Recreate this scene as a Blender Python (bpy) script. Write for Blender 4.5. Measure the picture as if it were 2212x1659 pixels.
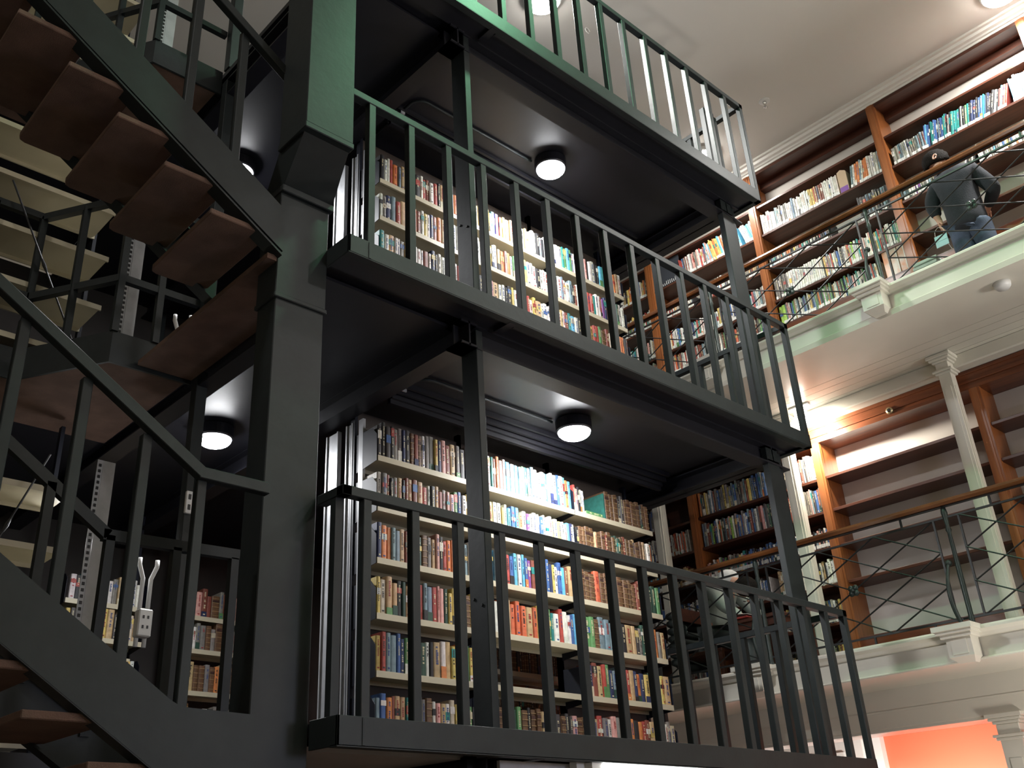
import bpy, bmesh, math, random
from mathutils import Vector, Matrix
R = random.Random(7)
for o in list(bpy.data.objects): bpy.data.objects.remove(o)
scn = bpy.context.scene
COL = scn.collection

# ------------------------------------------------------------------ camera
W, H, FPX = 2212.0, 1659.0, 2143.95
yaw, pitch, roll = (math.radians(v) for v in (47.5115, 26.9314, -2.2897))
f = Vector((math.cos(pitch)*math.cos(yaw), math.cos(pitch)*math.sin(yaw), math.sin(pitch)))
r0 = Vector((math.sin(yaw), -math.cos(yaw), 0)); u0 = r0.cross(f)
rr = r0*math.cos(roll)+u0*math.sin(roll); uu = -r0*math.sin(roll)+u0*math.cos(roll)
cd = bpy.data.cameras.new('camera'); cam = bpy.data.objects.new('camera', cd); COL.objects.link(cam)
m = Matrix((rr, uu, -f)).transposed().to_4x4(); m.translation = Vector((0, 0, 1.65))
cam.matrix_world = m
cd.sensor_fit = 'HORIZONTAL'; cd.sensor_width = 36; cd.lens = FPX/W*36
cd.shift_x = 0.0392; cd.shift_y = -0.01096
cd.clip_start = 0.05; cd.clip_end = 100
scn.camera = cam
# ------------------------------------------------------------------ view, world, ambient
scn.view_settings.view_transform = 'Standard'; scn.view_settings.look = 'None'
scn.view_settings.exposure = 0.45; scn.view_settings.gamma = 1.0
scn.view_settings.use_curve_mapping = False
scn.cycles.use_denoising = True
scn.cycles.max_bounces = 6; scn.cycles.diffuse_bounces = 4; scn.cycles.glossy_bounces = 3
scn.cycles.sample_clamp_indirect = 8
wd = bpy.data.worlds.new('world'); scn.world = wd; wd.use_nodes = True
wd.node_tree.nodes['Background'].inputs[0].default_value = (0.75, 0.8, 0.85, 1)
wd.node_tree.nodes['Background'].inputs[1].default_value = 0.02

def lamp_light(name, loc, watts, size, color=(1, 0.97, 0.93), rot=(0, 0, 0), shape='DISK', size_y=None, spread=None, label=None):
    d = bpy.data.lights.new(name, 'AREA'); d.energy = watts; d.shape = shape; d.size = size; d.color = color
    if size_y: d.size_y = size_y
    if spread: d.spread = spread
    o = bpy.data.objects.new(name, d); COL.objects.link(o); o.location = loc; o.rotation_euler = rot
    return o
GREENISH = (0.30, 1.0, 0.52); WARM = (1, 0.985, 0.95); COOL = (0.9, 0.96, 1.0)
CEIL = 8.63
CEILING_LAMPS = [(4.88, 4.2, 150), (7.82, 4.62, 25), (8.02, 1.5, 90), (4.3, 2.3, 58), (5.6, -2.6, 70), (-2.5, 3.2, 60), (2.0, 8.6, 60)]
for i, (x, y, w) in enumerate(CEILING_LAMPS):
    lamp_light('ceiling_lamp_light', (x, y, CEIL-0.14), w, 0.3, GREENISH if i == 3 else WARM)
# added fill lights without fixtures, and the light of the room beyond the arcade
lamp_light('ceiling_fill_light', (7.6, -2.6, 3.6), 190, 1.2, (1.0, 0.96, 0.92), rot=(math.radians(170), 0, 0))  # unseen up-light added to brighten the ceiling
lamp_light('side_room_light', (8.5, 5.6, 2.5), 45, 0.4, (1, 0.98, 0.97))
lamp_light('side_room_light', (8.45, 4.1, 1.7), 40, 0.5, (1, 0.96, 0.93), rot=(0, math.radians(-95), 0))  # second light added in there, aimed to brighten the orange wall
lamp_light('balcony_fill_light', (6.9, 1.6, 1.3), 26, 0.5, (1, 0.93, 0.84), rot=(math.radians(180), 0, 0))  # unseen up-light added to lift the underside of the lower balcony
lamp_light('tower_fill_light', (4.6, -1.0, 2.6), 26, 0.8, (0.74, 0.78, 1.0), rot=(math.radians(90), 0, 0))  # unseen cool fill added for the lower front of the tower

# ------------------------------------------------------------------ materials
def nm(name): 
    mt = bpy.data.materials.new(name); mt.use_nodes = True
    return mt, mt.node_tree, mt.node_tree.nodes['Principled BSDF']
def mat(name, col, rough=0.5, metal=0, noise=0.0, scale=6.0, bump=0.0, bscale=60, spec=0.5, stretch=None, col2=None):
    mt, nt, b = nm(name)
    b.inputs['Roughness'].default_value = rough; b.inputs['Metallic'].default_value = metal
    b.inputs['Specular IOR Level'].default_value = spec
    b.inputs['Base Color'].default_value = (*col, 1)
    if noise or col2 or bump:
        tc = nt.nodes.new('ShaderNodeTexCoord'); mp = nt.nodes.new('ShaderNodeMapping')
        nt.links.new(tc.outputs['Object'], mp.inputs[0])
        if stretch: mp.inputs['Scale'].default_value = stretch
    if noise or col2:
        n = nt.nodes.new('ShaderNodeTexNoise'); n.inputs['Scale'].default_value = scale; n.inputs['Detail'].default_value = 5
        nt.links.new(mp.outputs[0], n.inputs['Vector'])
        rp = nt.nodes.new('ShaderNodeValToRGB')
        a = col; c2 = col2 or tuple(c*(1-noise) for c in col)
        a2 = col if col2 else tuple(min(1, c*(1+noise)) for c in col)
        rp.color_ramp.elements[0].position = 0.35; rp.color_ramp.elements[1].position = 0.65
        rp.color_ramp.elements[0].color = (*c2, 1); rp.color_ramp.elements[1].color = (*a2, 1)
        nt.links.new(n.outputs['Fac'], rp.inputs[0]); nt.links.new(rp.outputs[0], b.inputs['Base Color'])
    if bump:
        n2 = nt.nodes.new('ShaderNodeTexNoise'); n2.inputs['Scale'].default_value = bscale
        nt.links.new(mp.outputs[0], n2.inputs['Vector'])
        bp = nt.nodes.new('ShaderNodeBump'); bp.inputs['Strength'].default_value = bump; bp.inputs['Distance'].default_value = 0.01
        nt.links.new(n2.outputs['Fac'], bp.inputs['Height']); nt.links.new(bp.outputs[0], b.inputs['Normal'])
    return mt
def emit(name, col, s):
    mt, nt, b = nm(name)
    b.inputs['Base Color'].default_value = (0.9, 0.9, 0.9, 1)
    b.inputs['Emission Color'].default_value = (*col, 1); b.inputs['Emission Strength'].default_value = s
    return mt
PAINT = mat('dark green gloss paint', (0.015, 0.0195, 0.0205), 0.5, spec=0.32, noise=0.12, scale=9, bump=0.08, bscale=25)
SOFFIT = mat('dark gloss soffit paint', (0.012, 0.012, 0.0165), 0.42, spec=0.4, noise=0.1, scale=4, bump=0.05, bscale=12)
CARPET = mat('brown underside board', (0.12, 0.07, 0.05), 0.85, noise=0.18, scale=7, bump=0.3, bscale=220)
CREAM = mat('cream enamel shelf', (0.52, 0.47, 0.34), 0.42, noise=0.05, scale=3)
CREAMG = mat('cream enamel shelf edge', (0.62, 0.58, 0.44), 0.4)
STEEL = mat('grey steel', (0.42, 0.43, 0.45), 0.4, metal=0.1, noise=0.08, scale=12)
GSOFF = mat('pale grey soffit paint', (0.3, 0.29, 0.28), 0.45, noise=0.1, scale=3)
DARKST = mat('dark blue grey steel plate', (0.009, 0.011, 0.02), 0.5, spec=0.3)
BLACK = mat('black iron', (0.012, 0.012, 0.013), 0.45)
IRONG = mat('black green cast iron', (0.02, 0.03, 0.026), 0.4, noise=0.2, scale=20, bump=0.2, bscale=80)
SLATS = None
PLASTER = mat('warm white plaster', (0.66, 0.61, 0.54), 0.75, noise=0.02, scale=1.5)
CEILM = mat('ceiling paint', (0.66, 0.64, 0.60), 0.7, noise=0.02, scale=1.2, bump=0.05, bscale=3)
WHITE = mat('white gloss moulding', (0.78, 0.76, 0.71), 0.35)
LEDGE = mat('cream gloss balcony paint', (0.70, 0.67, 0.58), 0.3, noise=0.03, scale=2)
BACKW = mat('pale back wall of bookcase', (0.64, 0.6, 0.55), 0.7)
ORANGE = mat('orange red wall paint', (0.85, 0.16, 0.075), 0.55)
FLOORM = mat('brown floor', (0.12, 0.08, 0.06), 0.6, noise=0.2)
LENS = emit('lit lamp lens', (0.97, 0.98, 1.0), 75)
LENSW = emit('lit warm lens', (1, 0.96, 0.9), 40)
BULB = emit('lit spot bulb', (1, 0.95, 0.86), 16)
TUBE = emit('lit fluorescent tube', (0.97, 1.0, 0.95), 14)
SOCKET = mat('white plastic', (0.72, 0.72, 0.7), 0.4)
BRASS = mat('brass', (0.6, 0.5, 0.3), 0.3, metal=0.8)
CHROME = mat('chrome', (0.7, 0.7, 0.7), 0.15, metal=1)
def wood(name, c1, c2, rough=0.3, axis=1):
    mt, nt, b = nm(name); b.inputs['Roughness'].default_value = rough
    tc = nt.nodes.new('ShaderNodeTexCoord'); mp = nt.nodes.new('ShaderNodeMapping')
    sc = [14, 14, 14]; sc[axis] = 0.7; mp.inputs['Scale'].default_value = sc
    n = nt.nodes.new('ShaderNodeTexNoise'); n.inputs['Scale'].default_value = 2.2; n.inputs['Detail'].default_value = 8; n.inputs['Distortion'].default_value = 0.6
    rp = nt.nodes.new('ShaderNodeValToRGB'); rp.color_ramp.elements[0].color = (*c1, 1); rp.color_ramp.elements[1].color = (*c2, 1)
    rp.color_ramp.elements[0].position = 0.3; rp.color_ramp.elements[1].position = 0.7
    nt.links.new(tc.outputs['Object'], mp.inputs[0]); nt.links.new(mp.outputs[0], n.inputs['Vector'])
    nt.links.new(n.outputs['Fac'], rp.inputs[0]); nt.links.new(rp.outputs[0], b.inputs['Base Color'])
    return mt
WOODY = wood('polished red brown wood', (0.085, 0.024, 0.010), (0.18, 0.055, 0.02), 0.28, 1)
WOODZ = wood('orange brown upright wood', (0.2, 0.062, 0.018), (0.32, 0.11, 0.032), 0.32, 2)
WOODD = wood('dark stained shelf wood', (0.05, 0.016, 0.01), (0.10, 0.034, 0.018), 0.35, 1)
HANDW = wood('varnished handrail wood', (0.09, 0.028, 0.01), (0.2, 0.068, 0.02), 0.18, 1)
mt, nt, b = nm('book cloth and paper')
at = nt.nodes.new('ShaderNodeAttribute'); at.attribute_name = 'Col'
n = nt.nodes.new('ShaderNodeTexNoise'); n.inputs['Scale'].default_value = 35; n.inputs['Detail'].default_value = 3
tc = nt.nodes.new('ShaderNodeTexCoord'); nt.links.new(tc.outputs['Object'], n.inputs['Vector'])
mr = nt.nodes.new('ShaderNodeMapRange'); mr.inputs['From Min'].default_value = 0.3; mr.inputs['From Max'].default_value = 0.7
mr.inputs['To Min'].default_value = 0.72; mr.inputs['To Max'].default_value = 1.1
mx = nt.nodes.new('ShaderNodeVectorMath'); mx.operation = 'SCALE'
nt.links.new(n.outputs['Fac'], mr.inputs['Value']); nt.links.new(at.outputs['Color'], mx.inputs[0]); nt.links.new(mr.outputs[0], mx.inputs['Scale'])
nt.links.new(mx.outputs[0], b.inputs['Base Color']); b.inputs['Roughness'].default_value = 0.55
BOOKM = mt
def white_label(): return (0.75, 0.75, 0.72)

# ------------------------------------------------------------------ mesh helpers
class MB:
    def __init__(s): s.v = []; s.f = []; s.m = []; s.c = []
    def add(s, vs, fs, mi=0, col=None):
        k = len(s.v); s.v += [tuple(v) for v in vs]
        for q in fs: s.f.append(tuple(i+k for i in q)); s.m.append(mi); s.c.append(col)
    def box(s, x0, y0, z0, x1, y1, z1, mi=0, col=None):
        if x0 > x1: x0, x1 = x1, x0
        if y0 > y1: y0, y1 = y1, y0
        if z0 > z1: z0, z1 = z1, z0
        s.add([(x0,y0,z0),(x1,y0,z0),(x1,y1,z0),(x0,y1,z0),(x0,y0,z1),(x1,y0,z1),(x1,y1,z1),(x0,y1,z1)],
              [(0,3,2,1),(4,5,6,7),(0,1,5,4),(1,2,6,5),(2,3,7,6),(3,0,4,7)], mi, col)
    def prism(s, prof, axis, a, b, mi=0):
        """profile = list of 2d points, extruded along axis between a and b (x: (y,z), y: (x,z), z: (x,y))"""
        n = len(prof); vs = []
        for t in (a, b):
            for p, q in prof:
                vs.append({'x': (t,p,q), 'y': (p,t,q), 'z': (p,q,t)}[axis])
        fs = [tuple(range(n)), tuple(range(2*n-1, n-1, -1))] + [(i, i+n, (i+1) % n+n, (i+1) % n) for i in range(n)]
        s.add(vs, fs, mi)
    def bar(s, p0, p1, w, h, mi=0, up=(0, 0, 1)):
        p0 = Vector(p0); p1 = Vector(p1); d = (p1-p0).normalized(); u = Vector(up)
        sd = d.cross(u)
        if sd.length < 1e-4: sd = d.cross(Vector((0, 1, 0)))
        sd.normalize(); u = sd.cross(d).normalized()
        vs = []
        for p in (p0, p1):
            for a, b in ((-1,-1),(1,-1),(1,1),(-1,1)): vs.append(p+sd*a*w/2+u*b*h/2)
        s.add(vs, [(0,3,2,1),(4,5,6,7),(0,1,5,4),(1,2,6,5),(2,3,7,6),(3,0,4,7)], mi)
    def tube(s, pts, rad, n=8, mi=0):
        pts = [Vector(p) for p in pts]; rads = rad if isinstance(rad, (list, tuple)) else [rad]*len(pts)
        k = len(s.v); prev = None
        for i, p in enumerate(pts):
            d = (pts[min(i+1, len(pts)-1)]-pts[max(i-1, 0)]).normalized()
            if prev is None:
                sd = d.cross(Vector((0, 0, 1)))
                if sd.length < 1e-3: sd = d.cross(Vector((1, 0, 0)))
            else: sd = prev - d*prev.dot(d)
            sd.normalize(); prev = sd; up = sd.cross(d)
            for j in range(n):
                a = 2*math.pi*j/n; s.v.append(tuple(p+sd*math.cos(a)*rads[i]+up*math.sin(a)*rads[i]))
        for i in range(len(pts)-1):
            for j in range(n):
                s.f.append((k+i*n+j, k+i*n+(j+1) % n, k+(i+1)*n+(j+1) % n, k+(i+1)*n+j)); s.m.append(mi); s.c.append(None)
        s.f.append(tuple(k+j for j in range(n))[::-1]); s.m.append(mi); s.c.append(None)
        e = k+(len(pts)-1)*n; s.f.append(tuple(e+j for j in range(n))); s.m.append(mi); s.c.append(None)
    def lathe(s, prof, cx, cy, cz, n=24, mi=0):
        s.tube([(cx, cy, cz+z) for r, z in prof], [max(r, 1e-4) for r, z in prof], n, mi)
    def build(s, name, mats, parent=None, bevel=0, smooth=False, origin=None):
        me = bpy.data.meshes.new(name)
        vs = s.v
        if origin: vs = [(v[0]-origin[0], v[1]-origin[1], v[2]-origin[2]) for v in vs]
        me.from_pydata(vs, [], s.f)
        for m_ in (mats if isinstance(mats, (list, tuple)) else [mats]): me.materials.append(m_)
        me.polygons.foreach_set('material_index', s.m)
        if any(c is not None for c in s.c):
            ca = me.color_attributes.new('Col', 'FLOAT_COLOR', 'CORNER'); buf = []
            for p in me.polygons:
                c = s.c[p.index] or (0.5, 0.5, 0.5)
                buf += list((*c, 1))*p.loop_total
            ca.data.foreach_set('color', buf)
        bm = bmesh.new(); bm.from_mesh(me); bmesh.ops.recalc_face_normals(bm, faces=bm.faces); bm.to_mesh(me); bm.free()
        if smooth: me.polygons.foreach_set('use_smooth', [True]*len(me.polygons))
        me.update()
        o = bpy.data.objects.new(name, me); COL.objects.link(o)
        if origin: o.location = origin
        if parent is not None:
            o.parent = parent; pl = Vector(parent.location)
            if parent.parent: pl = pl  # one level only is offset here
            o.location = Vector(o.location) - world(parent)
        if bevel:
            bv = o.modifiers.new('bevel', 'BEVEL'); bv.width = bevel; bv.segments = 1; bv.limit_method = 'ANGLE'
        return o
def world(o):
    v = Vector((0, 0, 0))
    while o is not None: v += Vector(o.location); o = o.parent
    return v
def tag(o, label, cat, group=None, kind=None):
    if label: o['label'] = label
    if cat: o['category'] = cat
    if group: o['group'] = group
    if kind: o['kind'] = kind
    return o
def thing(name, loc, label, cat, group=None):
    o = bpy.data.objects.new(name, None); COL.objects.link(o); o.location = loc; o.empty_display_size = 0.1
    return tag(o, label, cat, group)
def struct(name, mb, mats, **k):
    o = mb.build(name, mats, **k); o['kind'] = 'structure'; return o
def adopt(light, parent):
    w = Vector(light.location); light.parent = parent; light.location = w - world(parent)
def one(fn, *a):
    b_ = MB(); getattr(b_, fn)(*a); return b_

L = [2.24, 4.53, 6.80]           # the three gallery floors of the iron book stack
FH = [0.115, 0.105, 0.115]
YF, X0, X1 = 3.40, 2.325, 6.535

# ------------------------------------------------------------------ room shell
struct('floor', one('box', -6, -5, -0.1, 11, 12, 0), FLOORM)
struct('ceiling', one('box', -6, -5, CEIL, 11, 12, CEIL+0.1), CEILM)
struct('wall_back', one('box', -6, 11, 0, 11, 11.1, CEIL), PLASTER)
struct('wall_left', one('box', -5.1, -5, 0, -5, 11, CEIL), PLASTER)
struct('wall_front', one('box', -6, -4.1, 0, 11, -4, CEIL), PLASTER)
struct('wall_right', one('box', 8.72, -4, 2.9, 8.85, 11, CEIL), BACKW)
b_ = MB(); b_.box(9.5, -4, 0, 9.6, 4.83, 2.95); struct('wall_orange', b_, ORANGE)
b_ = MB(); b_.box(9.42, 4.83, 0, 9.6, 5.08, 2.95); b_.box(9.38, 5.0, 0, 9.6, 5.08, 2.95); struct('trim_1', b_, WHITE)
b_ = MB(); b_.box(9.5, 5.08, 0, 9.6, 11, 2.95)
for y in (5.25, 6.0, 6.75): b_.box(9.47, y, 0.2, 9.5, y+0.6, 2.6)
struct('wall_panelled', b_, WHITE)
# crown moulding of the right wall
prof = [(8.30, CEIL), (8.30, 8.605), (8.325, 8.60), (8.335, 8.575), (8.36, 8.565), (8.37, 8.55), (8.385, 8.545), (8.39, 8.525), (8.405, 8.52), (8.72, 8.52), (8.72, CEIL)]
b_ = MB(); b_.prism(prof, 'y', -4, 11); struct('trim_2', b_, WHITE)

def balcony(n, top, bot):
    x = 7.15
    prof = [(x-0.03, top), (x-0.045, top-0.015), (x-0.045, top-0.03), (x-0.015, top-0.05), (x, top-0.07), (x+0.02, top-0.075), (x+0.02, top-0.2),
            (x, top-0.205), (x-0.008, top-0.215), (x, bot), (x+0.62, bot), (x+0.62, top-0.06), (x+0.5, top-0.06), (x+0.3, top)]
    b_ = MB(); b_.prism(prof, 'y', -4, 11)
    o = struct('trim_%d' % (n*2+3), b_, LEDGE)
    b_ = MB(); b_.box(x+0.3, -4, top-0.14, 8.72, 11, top-0.06); b2 = struct('floor_balcony', b_, FLOORM)
    # boarded soffit with shallow grooves
    b_ = MB(); xs = x+0.1; k = 0
    while xs < 8.7:
        b_.box(xs, -4, bot+0.004, min(xs+0.115, 8.71), 11, bot+0.05); xs += 0.12
    b_.box(x+0.05, -4, bot+0.012, 8.71, 11, bot+0.06)
    struct('ceiling_balcony', b_, LEDGE)
balcony(0, 3.06, 2.838); balcony(1, 5.787, 5.53)
# architrave beams that carry the balconies, and the posts under them
b_ = MB(); b_.prism([(7.77, 2.84), (7.77, 2.56), (7.79, 2.555), (7.79, 2.535), (7.82, 2.53), (8.0, 2.53), (8.0, 2.84)], 'y', -4, 11)
b_.box(7.765, -4, 2.67, 7.80, 11, 2.685); struct('trim_4', b_, LEDGE)
b_ = MB(); b_.prism([(8.27, 5.53), (8.27, 5.43), (8.285, 5.42), (8.40, 5.42), (8.40, 5.53)], 'y', -4, 11); struct('trim_6', b_, LEDGE)

def bracket(y, top, where, lab):
    t = thing('balcony_bracket', (7.1, y, top-0.24), lab, 'bracket', 'moulded blocks on the balcony edges')
    b_ = MB(); w = 0.085
    for k, (dz0, dz1, ex) in enumerate(((0, -0.03, 0.075), (-0.03, -0.05, 0.055), (-0.05, -0.075, 0.03), (-0.075, -0.2, 0.0))):
        b_.box(7.03-ex, y-w-ex*0.7, top+dz0+0.004, 7.16, y+w+ex*0.7, top+dz1)
    b_.build('cap_block', LEDGE, t)
    b_ = MB(); b_.add([(7.03, y-w, top-0.2), (7.16, y-w, top-0.2), (7.16, y+w, top-0.2), (7.03, y+w, top-0.2), (7.10, y-w*0.6, top-0.235), (7.16, y-w*0.6, top-0.235), (7.16, y+w*0.6, top-0.235), (7.10, y+w*0.6, top-0.235)],
                     [(0,1,2,3), (4,5,6,7), (0,1,5,4), (1,2,6,5), (2,3,7,6), (3,0,4,7)])
    b_.box(7.024, y-w*0.62, top-0.185, 7.032, y+w*0.62, top-0.09)
    b_.build('drop', LEDGE, t)
for top, nm_ in ((3.06, 'lower'), (5.787, 'upper')):
    for i, y in enumerate((1.25, 2.9, 4.55, 6.2)):
        bracket(y, top, nm_, 'cream block on the %s balcony edge %s' % (nm_, ('near the right edge of the picture', 'under the scrolled iron post in open view', 'half hidden behind the iron tower railing', 'deep behind the iron tower')[i]))

def column(x, y, z0, z1, lab, w=0.1, halfz=None):
    t = thing('square_column', (x, y, z0), lab, 'column', 'cream square columns')
    b_ = MB(); h = w/2; b_.box(x-h, y-h, z0+0.12, x+h, y+h, z1-0.1); b_.box(x-h-0.006, y-h*0.55, z0+0.2, x-h, y+h*0.55, z1-0.3); b_.box(x-h*0.55, y-h-0.006, z0+0.2, x+h*0.55, y-h, z1-0.3)
    b_.build('shaft', LEDGE, t)
    b_ = MB()
    for z, e, d in ((z1, 0.055, 0.03), (z1-0.03, 0.04, 0.02), (z1-0.05, 0.02, 0.02), (z1-0.07, 0.005, 0.07), (z1-0.14, 0.035, 0.02), (z1-0.16, 0.02, 0.02)):
        b_.box(x-h-e, y-h-e, z-d, x+h+e, y+h+e, z)
    b_.build('capital', LEDGE, t, bevel=0.004)
    b_ = MB(); b_.box(x-h-0.03, y-h-0.03, z0, x+h+0.03, y+h+0.03, z0+0.1); b_.box(x-h-0.015, y-h-0.015, z0+0.1, x+h+0.015, y+h+0.015, z0+0.14)
    b_.build('base', LEDGE, t)
column(8.21, 2.92, 3.0, 5.53, 'slim cream column in front of the empty bay on the lower balcony')
column(8.21, 4.53, 3.0, 5.53, 'slim cream column right behind the tower corner post')
column(8.21, 6.12, 3.0, 5.53, 'slim cream column beside the end of the tower shelves')
column(7.86, 3.02, 0.0, 2.56, 'cream column by the orange wall under the lower balcony', 0.15)
column(7.86, 6.2, 0.0, 2.56, 'cream column under the lower balcony, left behind the tower railing', 0.15)

# ------------------------------------------------------------------ balcony railings
def lattice(y0, y1, zb, zt, mb, r=0.006, x=7.35):
    n = 3; dy = (y1-y0)/3; dz = (zt-zb)/3
    for k in (1, 2, 3):
        mb.tube([(x-0.004, y0, zt-k*dz), (x-0.004, y0+k*dy, zt)], r, 6)
        mb.tube([(x+0.004, y1, zt-k*dz), (x+0.004, y1-k*dy, zt)], r, 6)
    for k in (1, 2):
        mb.tube([(x-0.004, y0+k*dy, zb), (x-0.004, y1, zb+(3-k)*dz)], r, 6)
        mb.tube([(x+0.004, y1-k*dy, zb), (x+0.004, y0, zb+(3-k)*dz)], r, 6)
def rosette(x, y, z, parent):
    b_ = MB()
    for k in range(4):
        a = math.pi/4+k*math.pi/2
        b_.lathe([(0.001, 0), (0.02, 0.002), (0.026, 0.012), (0.02, 0.022), (0.001, 0.024)], 0, 0, 0, 10)
        n_ = 5*10
        for i in range(len(b_.v)-n_, len(b_.v)):
            v = b_.v[i]; b_.v[i] = (x-0.012+v[2]-0.004, y+v[0]+math.cos(a)*0.027, z+v[1]+math.sin(a)*0.027)
    b_.tube([(x-0.03, y, z), (x+0.02, y, z)], [0.012, 0.014], 10)
    return b_.build('rosette', IRONG, parent, smooth=True)
def balcony_rail(zb, zt, zh, lab, base):
    x = 7.35
    t = thing('lattice_railing', (x, 2.9, base), lab, 'railing', 'iron lattice railings on the balconies')
    b_ = MB(); h0 = zh
    b_.prism([(x-0.035, h0), (x-0.04, h0+0.022), (x-0.02, h0+0.048), (x+0.02, h0+0.048), (x+0.04, h0+0.022), (x+0.035, h0)], 'y', -3.9, 10.9)
    b_.build('handrail', HANDW, t, smooth=False)
    b_ = MB(); b_.box(x-0.012, -3.9, h0-0.008, x+0.012, 10.9, h0); b_.build('rail_strip', BLACK, t)
    posts = [-2.05, -0.4, 1.25, 2.9, 4.55, 6.2, 7.85]
    for y in posts:
        b_ = MB()
        b_.lathe([(0.035, 0), (0.035, 0.03), (0.022, 0.05), (0.03, 0.09), (0.018, 0.14), (0.024, 0.16), (0.018, 0.18), (0.019, 0.45), (0.014, zh-base-0.2), (0.022, zh-base-0.18), (0.014, zh-base-0.15), (0.02, zh-base-0.08), (0.024, zh-base-0.05), (0.016, zh-base)], x, y, base, 12)
        p_ = b_.build('post', IRONG, t, smooth=True)
        if -1 < y < 7:
            b_ = MB(); pts = []
            for i in range(15):
                a = i/14.0; z = base+0.06+a*0.52
                pts.append((x-0.02-0.055*math.sin(a*math.pi)-0.01, y+0.045+0.03*math.sin(a*math.pi), z))
            b_.tube(pts, [0.016-0.008*abs(i/14-0.3) for i in range(15)], 8)
            for (dz, rr_) in ((0.56, 0.026), (0.05, 0.028)):
                b_.lathe([(0.001, -rr_), (rr_*0.8, -rr_*0.6), (rr_, 0), (rr_*0.8, rr_*0.6), (0.001, rr_)], x-0.03, y+0.05, base+dz, 10)
            b_.build('scroll_brace', IRONG, p_, smooth=True)
    for a, c in zip(posts, posts[1:]):
        y0, y1 = a+0.095, c-0.095
        b_ = MB(); b_.box(x-0.008, a, zt-0.007, x+0.008, c, zt+0.007); b_.box(x-0.008, a, zb-0.007, x+0.008, c, zb+0.007)
        for y in (y0, y1): b_.box(x-0.007, y-0.007, zb, x+0.007, y+0.007, zt)
        b_.build('panel_frame', BLACK, t)
        b_ = MB(); lattice(y0, y1, zb, zt, b_); b_.build('lattice_bars', BLACK, t)
        b_ = MB()
        for y in (y0+(y1-y0)/6, y1-(y1-y0)/6):
            b_.box(x-0.007, y-0.007, zt, x+0.007, y+0.007, zh); 
        for y in ((y0+y1)/2-0.09-0.0, y0+0.17): b_.box(x-0.007, y-0.007, base, x+0.007, y+0.007, zb)
        b_.build('short_bars', BLACK, t)
        rosette(x, (y0+y1)/2, (zb+zt)/2, t)
balcony_rail(5.90, 6.63, 6.70, 'black iron lattice railing with wooden handrail along the upper balcony', 5.73)
balcony_rail(3.161, 3.90, 3.984, 'black iron lattice railing with wooden handrail along the lower balcony', 3.0)

# ------------------------------------------------------------------ wall bookcases
XF, XB = 8.40, 8.70
def wall_bay(y0, y1, z0, z1, shelves, lab, backdark=False, hdr=0.0):
    t = thing('wall_bookcase', (8.55, (y0+y1)/2, z0), lab, 'bookcase', 'built-in wooden wall bookcases')
    b_ = MB(); b_.box(8.69, y0, z0, 8.72, y1, z1); b_.build('back_panel', WOODD if backdark else BACKW, t)
    for i, z in enumerate(shelves):
        b_ = MB(); b_.box(XF+0.012, y0+0.03, z-0.028, 8.69, y1-0.03, z); b_.build('shelf', WOODD, t, bevel=0.003)
    b_ = MB(); b_.box(XF+0.01, y0, z0, 8.69, y0+0.03, z1); b_.build('side_panel', WOODZ, t)
    b_ = MB(); b_.box(XF+0.01, y1-0.03, z0, 8.69, y1, z1); b_.build('side_panel', WOODZ, t)
    b_ = MB(); b_.box(XF-0.012, y1-0.035, z0, XF+0.03, y1+0.055, z1-hdr); b_.box(XF-0.02, y1-0.015, z0, XF, y1+0.035, z1-hdr); b_.build('pilaster', WOODZ, t)
    b_ = MB(); b_.box(XF+0.0, y0, z0, XF+0.03, y1, shelves[-1]-0.028); b_.build('plinth', WOODY, t)
    b_ = MB()
    if hdr:
        zz = z1
        for k, (dz, ex) in enumerate(((0.04, 0.0), (0.03, -0.012), (0.05, -0.004), (0.03, -0.014), (hdr-0.15-0.03, -0.002), (0.03, -0.012))):
            b_.box(XF-0.0+ex, y0, zz-dz, XF+0.06, y1, zz); zz -= dz
        b_.box(XF+0.06, y0, z1-hdr, 8.69, y1, z1-hdr+0.02)
    else:
        b_.box(XF-0.01, y0-0.03, z1-0.035, XF+0.03, y1, z1); b_.box(XF, y0, z1-0.022, 8.69, y1, z1)
        b_.box(8.60, y0+0.03, z1-0.10, 8.69, y1-0.03, z1-0.02)
    b_.build('header', WOODY if hdr else WOODD, t)
    return t
UP = [8.105, 7.735, 7.31, 6.905, 6.60]
ub = [(-1.55, -0.03), (-0.03, 1.49), (1.49, 2.99), (2.99, 4.49), (4.49, 5.97), (5.97, 7.45), (7.45, 8.95)]
ul = ['out at the right edge of the picture', 'at the far right, near the picture edge', 'with the bowed person standing before it', 'right of the tower corner, full of white books', 'seen through the top tower railing gap, with leaning magazines', 'far left part glimpsed past the tower shelves', 'deepest, behind the tower']
for (a, c), s_ in zip(ub, ul): wall_bay(a, c, 5.73, 8.52, UP, 'upper balcony wooden bookcase '+s_)
LO = [4.905, 4.584, 4.246, 3.91, 3.57, 3.23]
lb = [(-1.8, -0.25), (-0.25, 1.27), (1.27, 2.79), (2.79, 4.33), (4.33, 5.82), (5.82, 7.3), (7.3, 8.8)]
ll = ['out past the right picture edge', 'at the far right past the picture edge', 'empty, cut by the right edge of the picture', 'empty, with pale back wall and lamp glow at its left', 'filled with plastic-wrapped books behind the tower corner post', 'with a few dark books, beside the white column', 'deepest, hidden behind the tower']
for (a, c), s_ in zip(lb, ll):
    sh = LO if a > 4 else LO[:2]+[4.246, 3.91, 3.40]
    wall_bay(a, c, 3.0, 5.45, sh, 'lower balcony wooden bookcase '+s_, backdark=(a > 4), hdr=0.21)

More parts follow.
